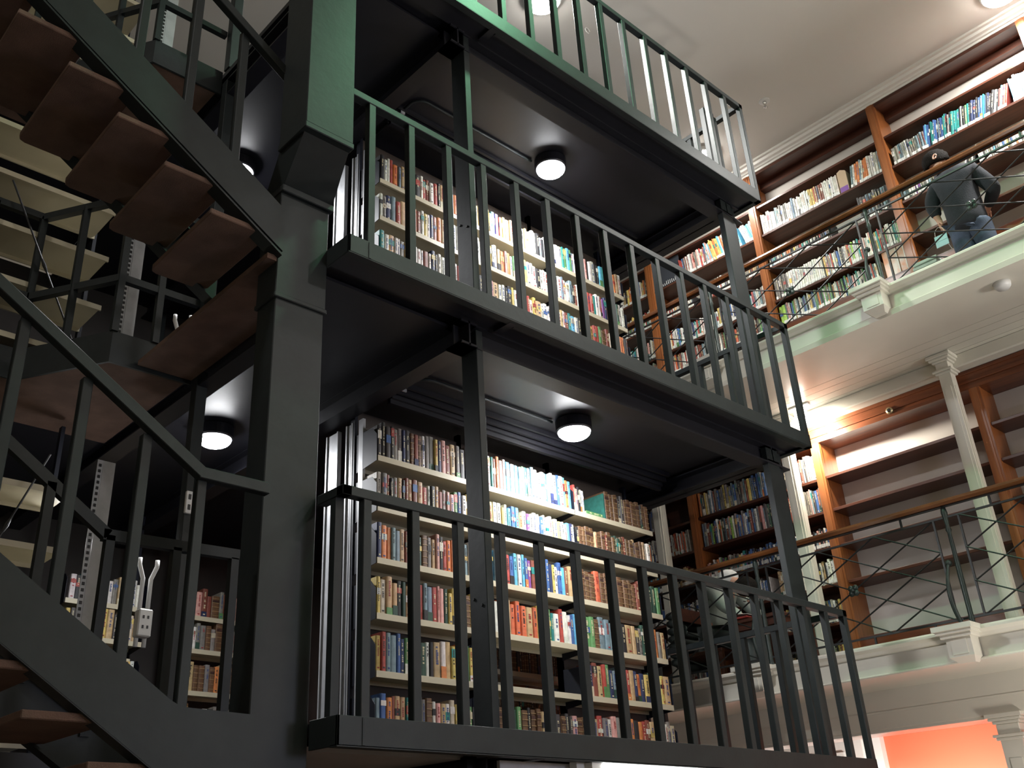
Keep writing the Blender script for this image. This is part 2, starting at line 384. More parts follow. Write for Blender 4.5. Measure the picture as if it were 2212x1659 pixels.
# ------------------------------------------------------------------ ceiling things
def round_lamp(name, x, y, z, r, lab, grp, lens=LENS, body=None, drop=0.09):
    t = thing(name, (x, y, z-drop-0.05), lab, 'lamp', grp)
    b_ = MB(); b_.lathe([(r*0.95, 0), (r, -0.01), (r, -drop+0.01), (r*0.93, -drop)][::-1], x, y, z, 32); b_.build('lamp_body', body or SOFFIT, t, smooth=False)
    b_ = MB(); pr = [(r*0.9*math.cos(a), -drop-0.055*math.sin(a)) for a in [i*math.pi/2/6 for i in range(7)]]
    b_.lathe([(max(p, 0.002), q) for p, q in pr], x, y, z, 28); b_.build('lens', lens, t, smooth=True)
    return t
names = ['big ceiling lamp shining over the top gallery railing', 'ceiling lamp behind the stub post at the top gallery corner', 'ceiling lamp at the top right picture corner',
         'ceiling lamp above the viewer', 'ceiling lamp at the near right', 'ceiling lamp at the far left', 'ceiling lamp over the back of the tower']
for (x, y, w), n_ in zip(CEILING_LAMPS, names):
    round_lamp('ceiling_lamp', x, y, CEIL, 0.17, 'white round lit '+n_, 'lamps on the room ceiling', LENSW, SOCKET, 0.05)
t = thing('sprinkler', (7.6, 3.70, CEIL-0.1), 'small white and chrome sprinkler head on the plain ceiling right of the tower', 'sprinkler')
b_ = MB(); b_.lathe([(0.05, -0.012), (0.055, -0.006), (0.055, 0)], 7.6, 3.70, CEIL, 20); b_.build('flange', SOCKET, t, smooth=True)
b_ = MB(); b_.lathe([(0.012, -0.09), (0.022, -0.085), (0.01, -0.075), (0.012, -0.04), (0.02, -0.03), (0.02, -0.012)], 7.6, 3.70, CEIL, 12); b_.build('nozzle', CHROME, t, smooth=True)
b_ = MB(); b_.lathe([(0.045, -0.05), (0.06, -0.03), (0.065, 0)], 7.37, 2.05, 5.53, 20)
tag(b_.build('smoke_detector', SOCKET, smooth=True, origin=(7.37, 2.05, 5.5)), 'white round smoke detector under the upper balcony', 'smoke detector')
t = thing('ceiling_hook', (5.46, 4.19, CEIL-0.04), 'small white hook ring on the ceiling right of the big lamp', 'hook')
b_ = MB(); pts = [(5.46+0.03*math.cos(a), 4.19, CEIL-0.035+0.03*math.sin(a)) for a in [i*2*math.pi/16 for i in range(14)]]; b_.tube(pts, 0.005, 6); b_.build('ring', SOCKET, t)
t = thing('wall_sensor', (8.38, 3.55, 5.28), 'small brass round fitting on the wooden header of the empty bay', 'sensor')
b_ = MB(); b_.tube([(8.395, 3.55, 5.30), (8.37, 3.55, 5.30)], [0.035, 0.03], 14); b_.build('rim', BRASS, t, smooth=True)
b_ = MB(); b_.tube([(8.372, 3.55, 5.30), (8.36, 3.55, 5.30)], [0.02, 0.012], 10); b_.build('eye', BLACK, t)
# twin spot lamp under the upper balcony
t = thing('spot_lamp', (8.1, 4.27, 5.3), 'bright twin spot lamp under the upper balcony beside the tower corner', 'lamp')
b_ = MB(); b_.box(8.07, 4.16, 5.515, 8.13, 4.36, 5.53); b_.build('mount', SOCKET, t)
for y in (4.315, 4.205):
    b_ = MB(); b_.lathe([(0.004, -0.03), (0.02, -0.022), (0.028, 0), (0.02, 0.022), (0.014, 0.04)], 8.1, y, 5.36, 16); b_.tube([(8.1, y, 5.39), (8.1, y, 5.51)], 0.012, 8)
    b_.build('bulb', BULB, t, smooth=True)
ll_ = lamp_light('spot_lamp_light', (8.16, 4.24, 5.33), 34, 0.08, (1, 0.92, 0.8), rot=(0, math.radians(-60), 0)); adopt(ll_, t)

# ------------------------------------------------------------------ iron book stack: decks
lvl = ['lowest', 'middle', 'top']
for i, (z, h) in enumerate(zip(L, FH)):
    t = thing('gallery_deck', (X0, YF, z-h), 'dark %s gallery deck of the iron book stack, %s' % (('blue-black', 'green-edged', 'bright green-edged')[i],
              ('along the bottom of the picture', 'with books and people level behind it', 'below the big ceiling lamp')[i]), 'gallery floor', 'iron gallery decks')
    b_ = MB(); zb = z-h
    b_.box(X0, YF, zb, X1, YF+0.012, z); b_.box(X0, YF, zb, X0+0.012, YF+0.2, z); b_.box(X1-0.012, YF, zb, X1, 8.2, z)
    b_.box(X0, YF, zb-0.004, X1, YF+0.05, zb+0.006); b_.box(X1-0.05, YF, zb-0.004, X1, 8.2, zb+0.006)
    b_.box(X0+0.12, YF-0.003, zb+0.004, X0+0.135, YF, z-0.004)
    b_.build('fascia', PAINT, t, bevel=0.002)
    b_ = MB(); b_.box(X0+0.012, YF+0.012, z-0.05, X1-0.012, 8.2, z-0.01)
    b_.build('deck_plate', SOFFIT, t)
    b_ = MB()   # soffit panels between the beams
    b_.box(X0+0.02, YF+0.012, zb+0.02, X1-0.02, 3.6, zb+0.035)
    b_.box(3.36, 3.7, zb+0.012, 6.15, 8.2, zb+0.03); b_.box(X0+0.02, 3.7, zb+0.012, 3.24, 8.2, zb+0.03)
    b_.build('soffit_panels', SOFFIT if i else GSOFF, t)
    b_ = MB()   # joint angles at the fascia
    for xx in (3.44, ): b_.box(xx, YF+0.02, zb-0.006, xx+0.05, YF+0.16, zb+0.02)
    b_.box(3.5, YF+0.05, zb-0.002, X1-0.1, YF+0.07, zb+0.02)
    b_.build('edge_angle', SOFFIT, t)
    # main beams, I shaped
    def ibeam(a, c, w=0.13, d=0.15, zt=zb+0.02):
        mb = MB(); a = Vector(a); c = Vector(c)
        for dz, ww, hh in ((-0.006, w, 0.012), (-d/2, 0.012, d), (-d+0.006, w, 0.012)):
            mb.bar(a+Vector((0, 0, dz)), c+Vector((0, 0, dz)), ww, hh)
        return mb
    zt = zb+0.02
    ibeam((3.22, 3.66, zt), (6.5, 3.66, zt)).build('long_beam', SOFFIT, t)
    ibeam((3.28, 3.585, zt), (3.28, 8.2, zt), 0.12, 0.15).build('cross_beam', SOFFIT, t)
    ibeam((6.30, 3.6, zt), (6.30, 8.2, zt), 0.16, 0.13).build('cross_beam', SOFFIT, t)
    ibeam((2.40, 3.9, zt), (2.40, 8.2, zt), 0.12, 0.15).build('cross_beam', SOFFIT, t)
    # stacked rails of the shelving track under the slab
    b_ = MB()
    for y, dz in ((4.40, 0.0), (4.44, -0.03), (4.48, -0.055)): b_.box(3.42, y, zb-0.02+dz, 6.1, y+0.022, zb+0.02)
    b_.box(3.42, 4.50, zb-0.105, 6.1, 4.53, zb+0.01)
    b_.build('track_rails', SOFFIT, t)

# ------------------------------------------------------------------ tower railings
def front_rail(i, z):
    top = z+0.965 if i == 0 else z+0.955
    t = thing('gallery_railing', (X0, YF, z), '%s square-bar railing of the %s iron gallery' % (('dark blue-black', 'green painted', 'bright green')[i], lvl[i]), 'railing', 'square bar railings of the iron stack')
    b_ = MB(); b_.box(X0, YF, top-0.045, X1, YF+0.05, top); b_.box(X1-0.05, YF, top-0.045, X1, 6.2, top)
    if i == 0: b_.box(X0, YF, top-0.045, X0+0.05, YF+0.2, top)
    b_.build('handrail', PAINT, t, bevel=0.003)
    for k in range(16):
        x = 2.44+0.2715*k
        if x > X1-0.03: x = X1-0.045
        b_ = MB(); b_.box(x, YF+0.003, z-0.003, x+0.045, YF+0.045, top-0.044); b_.build('baluster', PAINT, t, bevel=0.003)
    for k in range(1, 10):
        y = YF+0.2715*k
        b_ = MB(); b_.box(X1-0.047, y, z-0.003, X1-0.004, y+0.045, top-0.044); b_.build('baluster', PAINT, t, bevel=0.003)
    if i == 0:
        b_ = MB(); b_.box(X0+0.005, YF+0.06, z-0.003, X0+0.045, YF+0.10, top-0.044); b_.build('baluster', PAINT, t)
for i, z in enumerate(L): front_rail(i, z)

# posts
def post(boxes, name, lab, segs, gap=True):
    t = thing(name, (boxes[0][0], boxes[0][1], 0.0), lab, 'post', 'iron posts of the book stack')
    for (z0, z1) in segs:
        b_ = MB()
        for (a, b, c, d) in boxes: b_.box(a, b, z0, c, d, z1)
        b_.build('post_length', PAINT, t, bevel=0.003)
    return t
segs = [(0, 2.125), (2.24, 4.42), (4.53, 6.69)]
t = post([(3.34, 3.60, 3.39, 3.73)], 'iron_post', 'tall dark iron post before the middle of the tower shelves', segs)
b_ = MB()
for z in L[:2]:
    for (dy, zz) in ((0.04, 0.62), (0.1, 0.66)): b_.tube([(3.336, 3.6+dy, z+zz), (3.3405, 3.6+dy, z+zz)], 0.008, 8)
b_.build('bolt_holes', BLACK, t)
post([(6.22, 3.60, 6.37, 3.65), (6.37, 3.62, 6.44, 3.67)], 'iron_post', 'broad dark iron post at the right corner of the tower', segs+[(6.80, 7.70)])
for y in (5.9, 8.0):
    post([(3.34, y, 3.39, y+0.13)], 'iron_post', 'iron post %s inside the tower' % ('half way back' if y < 7 else 'at the back'), segs)

# ------------------------------------------------------------------ big clad column
t = thing('clad_column', (2.19, 3.7, 0), 'big dark green boxed column at the left end of the tower galleries', 'column')
def sheath(x0, y0, x1, y1, z0, z1, nm_='casing'):
    b_ = MB(); b_.box(x0, y0, z0, x1, y1, z1); return b_.build(nm_, PAINT, t, bevel=0.004)
sheath(2.05, 3.602, 2.322, 3.77, 0, 4.17)
sheath(2.042, 3.594, 2.328, 3.775, 4.17, 4.78)
b_ = MB()   # flaring cap between the two widths
lo = (2.045, 3.575, 2.335, 3.78); hi = (1.955, 3.30, 2.345, 3.87)
vs = [(lo[0], lo[1], 4.80), (lo[2], lo[1], 4.80), (lo[2], lo[3], 4.80), (lo[0], lo[3], 4.80), (2.0, 3.32, 4.98), (2.262, 3.32, 4.98), (2.262, 3.56, 4.98), (2.0, 3.56, 4.98)]
b_.add(vs, [(0,1,2,3), (4,5,6,7), (0,1,5,4), (1,2,6,5), (2,3,7,6), (3,0,4,7)]); b_.build('flared_casing', PAINT, t)
b_ = MB(); b_.box(2.036, 3.570, 4.76, 2.342, 3.782, 4.80); b_.build('collar', PAINT, t, bevel=0.004)
b_ = MB(); b_.box(1.985, 3.30, 4.965, 2.275, 3.56, 5.0); b_.build('collar', PAINT, t, bevel=0.004)
b_ = MB(); b_.box(2.036, 3.588, 4.15, 2.334, 3.78, 4.175); b_.build('collar', PAINT, t, bevel=0.004)
sheath(1.99, 3.305, 2.272, 3.555, 5.0, 8.63, 'upper_casing')

# ------------------------------------------------------------------ lamps of the stack
LP = [(4.74, 4.16), (2.86, 5.72)]
lampl = [['lit dome lamp over the white books on the lowest tower gallery', 'lit dome lamp over the middle tower gallery', 'lit lamp above the top gallery'], ['lit dome lamp left of the big green column, lower one', 'lit dome lamp left of the big green column, upper one', 'lamp']]
for j, (x, y) in enumerate(LP):
    for i in range(2):
        zc = (L[1]-FH[1], L[2]-FH[2])[i]+0.012
        yy = y; xx = x
        t = round_lamp('bulkhead_lamp', xx, yy, zc, 0.125, 'round '+lampl[j][i], 'bulkhead lamps under the galleries', LENS)
        l_ = lamp_light('bulkhead_lamp_light', (xx, yy, zc-0.155), 26, 0.22, (0.97, 0.98, 1.0)); adopt(l_, t)
# conduit to each lamp
for i in range(2):
    zc = (L[1]-FH[1], L[2]-FH[2])[i]
    b_ = MB(); pts = [(3.47, 5.0, zc-0.01), (3.47, 4.35, zc-0.01)]+[(3.47+0.1*(1-math.cos(a)), 4.35-0.1*math.sin(a)-0.0, zc-0.005) for a in [k*math.pi/2/5 for k in range(1, 6)]]+[(4.62, 4.25, zc-0.003)]
    t = thing('lamp_conduit', (3.47, 4.6, zc-0.02), 'thin black conduit running to the %s tower lamp' % ('lower', 'upper')[i], 'conduit', 'lamp conduits')
    b_.tube(pts, 0.011, 8); b_.build('pipe', PAINT, t, smooth=True)
    b_ = MB(); b_.box(3.45, 4.47, zc-0.03, 3.49, 4.58, zc+0.01); b_.box(3.452, 4.42, zc-0.04, 3.488, 4.43, zc+0.01); b_.build('clip', STEEL, t)
# fluorescent tube under the lowest gallery
t = thing('tube_lamp', (4.5, 3.47, 2.09), 'lit white fluorescent tube under the lowest gallery edge', 'lamp')
b_ = MB(); b_.tube([(3.88, 3.425, 2.096), (5.06, 3.425, 2.096)], 0.027, 14); b_.build('tube', TUBE, t, smooth=True)
b_ = MB(); b_.box(3.74, 3.455, 2.085, 5.2, 3.50, 2.125); b_.box(3.80, 3.41, 2.08, 3.88, 3.455, 2.12); b_.box(5.06, 3.41, 2.08, 5.14, 3.455, 2.12); b_.build('batten', SOCKET, t)
l_ = lamp_light('tube_lamp_light', (4.5, 3.425, 2.06), 14, 1.15, (0.95, 1, 0.97), shape='RECTANGLE', size_y=0.05); adopt(l_, t)
# pale lining boards and ducts under the lowest gallery
b_ = MB(); b_.box(3.3, 3.52, 2.02, 6.5, 3.54, 2.12); tag(b_.build('lining_board', STEEL, origin=(3.3, 3.5, 2.0)), 'grey lining board behind the fluorescent tube', 'board')

# ------------------------------------------------------------------ steel shelving
def rack_bay(x0, x1, yf, z0, zs, depth, lab, grp, ztop, ends=True, double=False, mats=(CREAM, DARKST), skip=()):
    t = thing('steel_bookcase', ((x0+x1)/2, yf, z0), lab, 'bookcase', grp)
    for k, z in enumerate(zs):
        if k in skip: continue
        b_ = MB(); b_.box(x0+0.004, yf, z-0.036, x1-0.004, yf+0.012, z); b_.box(x0+0.004, yf+0.012, z-0.012, x1-0.004, yf+depth, z-0.002)
        b_.box(x0+0.004, yf+depth-0.012, z-0.036, x1-0.004, yf+depth, z+(0.02 if not double else 0))
        b_.build('shelf', CREAM, t)
    for x in (x0, x1):
        b_ = MB(); 
        b_.box(x-0.012, yf+depth-0.01, z0, x+0.012, yf+depth+0.035, ztop)
        b_.build('upright', DARKST, t)
    if ends:
        for x in (x0-0.004, x1+0.001):
            for k, z in enumerate(zs):
                if k in skip: continue
                b_ = MB(); b_.add([(x, yf+0.004, z-0.036), (x, yf+depth, z-0.06), (x, yf+depth, z+0.2), (x, yf+0.05, z+0.19), (x, yf+0.004, z+0.14),
                                   (x+0.003, yf+0.004, z-0.036), (x+0.003, yf+depth, z-0.06), (x+0.003, yf+depth, z+0.2), (x+0.003, yf+0.05, z+0.19), (x+0.003, yf+0.004, z+0.14)],
                                  [(0,1,2,3,4), (9,8,7,6,5), (0,1,6,5), (1,2,7,6), (2,3,8,7), (3,4,9,8), (4,0,5,9)])
                b_.build('end_bracket', DARKST, t)
    return t
Z1 = [3.974, 3.653, 3.333, 3.010, 2.690, 2.370]
Z2 = [6.086, 5.766, 5.446, 5.126, 4.806]
BX = [3.36, 4.235, 5.115, 5.99]; YB = 4.55
pos = ['left of the iron post', 'right of the iron post under the lamp', 'at the right end']
for b in range(3):
    rack_bay(BX[b], BX[b+1], YB, L[0], Z1, 0.24, 'cream shelved steel bookcase on the lowest gallery, '+pos[b], 'steel bookcases', L[1]-0.12, skip=())
    rack_bay(BX[b], BX[b+1], YB, L[1], Z2, 0.24, 'cream shelved steel bookcase on the middle gallery, '+pos[b], 'steel bookcases', L[2]-0.12)
# dark boarding behind the racks (left open in part of the lower middle bay)
b_ = MB()
b_.box(3.36, 4.80, 2.24, 4.235, 4.81, 4.36); b_.box(4.235, 4.80, 3.0, 5.115, 4.81, 4.36); b_.box(5.115, 4.80, 2.24, 5.99, 4.81, 4.36); b_.box(3.36, 4.80, 4.53, 5.99, 4.81, 6.6)
tag(b_.build('rack_backing', mat('dark brown backing', (0.05, 0.037, 0.03), 0.7), origin=(4.7, 4.8, 2.24)), 'dark brown boards closing the backs of the tower bookcases', 'backing')
# rear racks seen through the open shelf and in the aisle
rack_bay(4.95, 5.85, 5.3, L[0], [3.29, 2.97, 2.65], 0.24, 'rear steel bookcase with old brown volumes, seen through the open shelf', 'steel bookcases', L[1]-0.12)
for k, (a, c) in enumerate(((2.62, 3.25), (3.56, 4.5))):
    rack_bay(a, c, 7.4, L[0], [3.6, 3.34, 3.02, 2.7], 0.24, 'far steel bookcase down the aisle, %s' % ('left, with yellow and white paperbacks', 'right, with grey and old bindings')[k], 'steel bookcases', L[1]-0.12)
# bright lit end uprights beside the column
for lv, (z0, z1) in enumerate(((2.26, 4.27), (4.55, 6.45))):
    for j, (y0, y1, w) in enumerate(((4.965, 5.10, 1), (4.80, 4.875, 1), (4.70, 4.745, 0))):
        b_ = MB(); b_.box(3.355, y0, z0, 3.375, y1, z1); 
        if w: b_.box(3.345, y0, z0, 3.352, y0+0.012, z1); b_.box(3.345, y1-0.012, z0, 3.352, y1, z1)
        tag(b_.build('end_upright', STEEL, origin=(3.36, y0, z0)), 'grey steel upright at the tower shelf end, %s level, %s' % (('lowest', 'middle')[lv], ('nearest the column', 'second from the column', 'against the shelves')[j]), 'upright', 'end uprights')

# cream double-sided racks left of the tower, one per level
for i, z0 in enumerate(L):
    zt = (L+[9.0])[i+1]-0.25 if i < 2 else 8.4
    zs = [z0+0.10+0.37*k for k in range(6 if i == 2 else 5)] if i != 0 else [z0+0.12+0.345*k for k in range(5)]
    for a, c, s_ in ((0.06, 1.0, 'left'), (1.0, 1.94, 'right')):
        rack_bay(a, c, 5.6, z0, zs[::-1], 0.36, 'empty cream steel bookcase behind the stairs, %s level, %s bay' % (lvl[i], s_), 'cream bookcases behind the stairs', min(zt, z0+2.1), ends=False, double=True)
# perforated upright
for i, z0 in enumerate(L):
    zz = (3.97, 6.6, 8.5)[i]
    t = thing('perforated_upright', (2.1, 5.6, z0), 'grey perforated shelving upright behind the stairs on the %s level' % lvl[i], 'upright', 'perforated uprights')
    b_ = MB(); b_.box(2.09, 5.6, z0, 2.165, 5.63, zz); b_.build('channel', STEEL, t)
    b_ = MB(); b_.box(2.055, 5.598, z0, 2.088, 5.604, zz); b_.build('slotted_strip', STEEL, t)
    b_ = MB(); z = z0+0.03
    while z < zz-0.03: b_.box(2.064, 5.594, z, 2.079, 5.5975, z+0.018); z += 0.036
    b_.build('slots', BLACK, t)

# ------------------------------------------------------------------ landing around the stair well
for i, z in ((1, L[1]), (2, L[2])):
    h = 0.20
    t = thing('stair_landing', (1.5, 5.3, z-h), '%s landing edge behind the stairs on the %s level' % (('dark green', 'green')[i-1], lvl[i]), 'landing', 'stair well landings')
    poly = [(2.33, 5.045), (1.836, 5.053), (1.50, 5.60), (-2.5, 5.60), (-2.5, 5.585), (1.49, 5.585), (1.828, 5.038), (2.33, 5.03)]
    b_ = MB(); b_.prism(poly, 'z', z-h, z); b_.build('fascia', PAINT, t)
    b_ = MB(); b_.prism([(2.33, 5.05), (1.84, 5.06), (1.51, 5.605), (-2.5, 5.605), (-2.5, 8.2), (2.33, 8.2)], 'z', z-0.06, z-0.02); b_.build('deck', SOFFIT, t)
    b_ = MB(); b_.prism([(2.30, 5.06), (1.845, 5.065), (1.515, 5.61), (0.4, 5.61), (0.4, 6.2), (2.30, 6.2)], 'z', z-h+0.01, z-h+0.03); b_.build('underside_board', CARPET, t)
    b_ = MB()
    for (p, q) in (((2.33, 5.04), (1.832, 5.046)), ((1.832, 5.046), (1.495, 5.592)), ((1.495, 5.592), (-2.0, 5.592))):
        for zz in (z+0.95, z+0.36): b_.bar((p[0], p[1], zz), (q[0], q[1], zz), 0.04, 0.045)
    b_.build('rails', PAINT, t)
    for (x, y) in ((2.08, 5.04), (1.835, 5.046), (1.66, 5.32), (1.495, 5.592), (1.2, 5.592), (0.9, 5.592), (0.6, 5.592)):
        b_ = MB(); b_.box(x-0.02, y-0.02, z, x+0.02, y+0.02, z+0.95); b_.build('baluster', PAINT, t)
# slab soffit above/below at the left of the tower
b_ = MB(); b_.box(-2.5, 6.2, L[1]-0.16, 2.3, 8.2, L[1]-0.08); tag(b_.build('rear_deck', SOFFIT, origin=(0, 7, L[1])), 'dark rear deck of the middle gallery seen from below', 'gallery floor')
b_ = MB(); b_.box(-2.5, 5.05, L[0]-0.1, 2.3, 8.2, L[0]); tag(b_.build('rear_deck', SOFFIT, origin=(0, 7, L[0])), 'dark deck of the lowest gallery behind the stairs', 'gallery floor')

# ------------------------------------------------------------------ stairs
def flight(i, xs, zs, lab):
    """outer string top edge passes (xs, zs) with slope -0.65 going right"""
    S = -0.645
    t = thing('stair_flight', (1.0, 3.6, zs-0.3), lab, 'staircase', 'iron stair flights')
    xa = -1.3; za = zs+S*(xa-xs); V = 0.265
    for j, (y0, y1) in enumerate(((3.56, 3.572), (4.24, 4.252))):
        b_ = MB()
        if i == 0: pr = [(xa, za), (xs, zs), (xs+0.045, zs-0.02), (2.05, zs-0.028), (2.05, zs-V-0.02), (xs+0.03, zs-V-0.02), (xa, za-V)]
        else: pr = [(xa, za), (2.05, zs+S*(2.05-xs)), (2.05, zs+S*(2.05-xs)-V+0.02), (xa, za-V)]
        b_.prism(pr, 'y', y0, y1)
        # bottom flange
        p0 = (xa, (y0+y1)/2+(0.035 if j == 0 else -0.035), za-V); p1 = (xs if i == 0 else 2.05, p0[1], (zs if i == 0 else zs+S*(2.05-xs))-V)
        b_.bar(p0, p1, 0.08, 0.01); b_.bar((xa, p0[1], za-0.005), (p1[0], p0[1], p1[2]+V-0.005), 0.08, 0.01)
        b_.build('string_plate', PAINT, t)
    # treads
    x = 1.97; z = 4.456 - (0 if i else 2.59-0.0)
    if i == 0: x = 1.97-0.0
    k = 0
    while x > -1.3:
        if not (i == 0 and x > 1.75):
            c = 0.035; x0, x1, ya, yb = x-0.30, x+0.01, 3.58, 4.225
            poly = [(x0, ya), (x1, ya), (x1, yb-c), (x1-c, yb), (x0+c, yb), (x0+0.01, yb-0.01), (x0, yb-c)]
            b_ = MB(); b_.prism(poly, 'z', z, z+0.03); b_.build('tread', CARPET, t, bevel=0.004)
        x -= 0.245; z += 0.1545; k += 1
    if i == 1:
        b_ = MB(); b_.box(1.99, 3.6, 4.35, 2.325, 5.02, 4.38); b_.build('landing_board', CARPET, t)
    # handrails and bars
    off = 0.885 if i == 0 else 0.84
    b_ = MB()
    zr = lambda xx: (zs+S*(xx-xs) if (xx < xs or i) else zs-0.028)+off
    if i == 0:
        b_.bar((xa, 3.565, zr(xa)), (1.742, 3.565, 3.163), 0.0452, 0.05); b_.bar((1.722, 3.565, 3.166), (2.05, 3.565, 3.165), 0.045, 0.05)
    else: b_.bar((xa, 3.565, zr(xa)), (2.05, 3.565, zr(2.05)), 0.045, 0.05)
    b_.build('handrail', PAINT, t, bevel=0.003)
    for k in range(11):
        xx = 1.765-0.2675*k
        if i == 0 and k == 0: xx = 1.75
        b_ = MB(); zb = (zs+S*(xx-xs) if (xx < xs or i) else zs-0.03)-0.02
        b_.box(xx-0.021, 3.5725, zb-0.05, xx+0.021, 3.612, min(zr(xx), 9)-0.0 if not (i == 0 and k == 0) else 3.16); b_.build('baluster', PAINT, t, bevel=0.003)
    # inner handrail
    b_ = MB(); S2 = -0.676
    z0 = 3.066 if i == 0 else 5.62
    x_k = 1.648 if i == 0 else 2.3
    zz = lambda xx: z0+S2*(xx-1.648) if xx < x_k else (z0 if i == 0 else z0+S2*(x_k-1.648))
    b_.bar((xa, 4.25, zz(xa)), (x_k, 4.25, zz(x_k)), 0.04, 0.05)
    if i == 0: b_.bar((x_k-0.022, 4.25, z0), (2.32, 4.25, z0+0.02), 0.04, 0.05)
    b_.build('handrail', PAINT, t)
    for k in range(9):
        xx = 1.66-0.29*k
        b_ = MB(); b_.box(xx-0.02, 4.23, zz(xx)-0.85, xx+0.02, 4.27, zz(xx)); b_.build('baluster', PAINT, t)
    if i == 0:
        for xx in (1.98, 2.28):
            b_ = MB(); b_.box(xx-0.02, 4.23, L[0], xx+0.02, 4.27, z0); b_.build('baluster', PAINT, t)
    return t
flight(0, 1.699, 2.269, 'lower dark iron stair flight with brown treads, at the bottom left')
flight(1, 1.484, 5.0, 'upper iron stair flight seen from below, brown tread undersides at top left')

for k, (p, q) in enumerate((((1.25, 5.52, 5.62), (1.78, 5.52, 4.62)), ((1.40, 5.52, 2.95), (1.75, 5.52, 3.9)))):
    p = Vector(p); q = Vector(q); t = thing('brace_rod', p, 'thin dark bracing rod crossing before the cream shelves, %s level' % ('middle', 'lowest')[k], 'rod', 'bracing rods')
    b_ = MB(); b_.tube([p, q], 0.006, 6); b_.build('rod', BLACK, t)
    b_ = MB(); b_.tube([p.lerp(q, 0.48), p.lerp(q, 0.52), p.lerp(q, 0.56)], [0.007, 0.013, 0.007], 8); b_.build('turnbuckle', BLACK, t)
# dark sheet added at the rear, standing in for the gloom between the racks
b_ = MB(); b_.box(-4.9, 8.2, 0, 6.6, 8.25, 6.7); tag(b_.build('rear_shade_sheet', mat('dark shade sheet', (0.035, 0.03, 0.028), 0.8, noise=0.2, scale=3), origin=(0, 8.2, 0)), 'dark sheet added behind the iron book stack for the gloom in its gaps', 'backdrop')
# small electrical boxes by the stairs
def boxy(name, b0, b1, m_, lab, cat): 
    b_ = MB(); b_.box(*b0, *b1); return tag(b_.build(name, m_, bevel=0.004, origin=b0), lab, cat)
def socket_box(x, y, z, lab):
    t = thing('socket_box', (x, y, z), lab, 'socket', 'white socket boxes near the stairs')
    b_ = MB(); b_.box(x, y, z, x+0.075, y+0.06, z+0.14); b_.build('housing', SOCKET, t, bevel=0.006)
    b_ = MB()
    for dz in (0.04, 0.09): b_.box(x+0.02, y-0.002, z+dz, x+0.03, y, z+dz+0.016); b_.box(x+0.045, y-0.002, z+dz, x+0.055, y, z+dz+0.016)
    b_.build('pin_holes', BLACK, t)
post([(2.33, 4.95, 2.40, 5.02)], 'iron_post', 'dark iron post behind the big boxed column', [(0, 2.1), (2.24, 4.40), (4.53, 6.68), (6.8, 8.63)])
socket_box(2.12, 4.9, 2.80, 'white socket box low between the stair bars and the yellow paperbacks')
t = thing('switch_plate', (2.32, 4.94, 3.52), 'pale wall switch plate on the post above the stair handrail', 'switch')
b_ = MB(); b_.box(2.325, 4.925, 3.50, 2.365, 4.945, 3.63); b_.build('plate', SOCKET, t, bevel=0.003)
b_ = MB(); b_.box(2.338, 4.921, 3.52, 2.352, 4.925, 3.55); b_.box(2.338, 4.921, 3.58, 2.352, 4.925, 3.61); b_.build('buttons', BLACK, t)
t = thing('small_spot_lamp', (2.05, 6.0, 3.55), 'small bright lamp glinting behind the lower stair bars', 'lamp')
b_ = MB(); b_.lathe([(0.004, -0.03), (0.03, -0.02), (0.035, 0.01), (0.02, 0.03)], 2.05, 6.0, 3.57, 14); b_.build('bulb', LENS, t, smooth=True)
b_ = MB(); b_.tube([(2.05, 6.0, 3.60), (2.05, 6.0, 4.3)], 0.006, 6); b_.build('hanging_rod', STEEL, t)
# bright bent conduits behind the landing
for k, (x, y, z0, z1) in enumerate(((2.42, 5.5, 4.55, 5.05), (2.47, 5.5, 4.55, 5.08), (2.42, 5.6, 2.9, 3.42), (2.47, 5.6, 2.9, 3.42))):
    b_ = MB(); b_.tube([(x, y, z0), (x, y, z1-0.12), (x-0.03*(1 if k % 2 == 0 else -1), y, z1-0.04), (x-0.03*(1 if k % 2 == 0 else -1), y, z1)], 0.014, 8)
    tag(b_.build('cable_pipe', SOCKET, smooth=True, origin=(x, y, z0)), ('pale bent cable pipe behind the %s stairs, %s of the pair' % (('middle', 'lower')[k//2], ('left', 'right')[k % 2])), 'pipe', 'cable pipes')

# ------------------------------------------------------------------ books
PAL = dict(k=(0.015,0.014,0.016), n=(0.02,0.03,0.09), b=(0.05,0.12,0.3), c=(0.12,0.42,0.62), t=(0.02,0.22,0.2), g=(0.10,0.25,0.09), d=(0.02,0.06,0.04),
           r=(0.38,0.06,0.045), o=(0.6,0.2,0.06), y=(0.6,0.45,0.13), m=(0.2,0.055,0.035), w=(0.68,0.66,0.6), e=(0.55,0.48,0.34), s=(0.17,0.24,0.27),
           p=(0.18,0.06,0.24), P=(0.6,0.32,0.28), a=(0.13,0.065,0.03), l=(0.48,0.33,0.17), G=(0.2,0.18,0.16), K=(0.05,0.045,0.045), O=(0.62,0.14,0.06), L=(0.3,0.5,0.08))
NAMES = dict(k='black', n='navy', b='blue', c='pale blue', t='teal', g='green', d='dark green', r='red', o='orange', y='yellow', m='maroon', w='white', e='cream', s='grey blue',
             p='purple', P='pink', a='old brown leather', l='tan', G='grey brown', K='charcoal', O='brick orange', L='lime green')
def jit(c, s=0.12): 
    k = 1+R.uniform(-s, s); return tuple(max(0.005, min(0.85, v*k*(1+R.uniform(-0.05, 0.05)))) for v in c)
def add_t(mb, M, vs, fs, col): mb.add([M @ Vector(v) for v in vs], fs, 0, col)
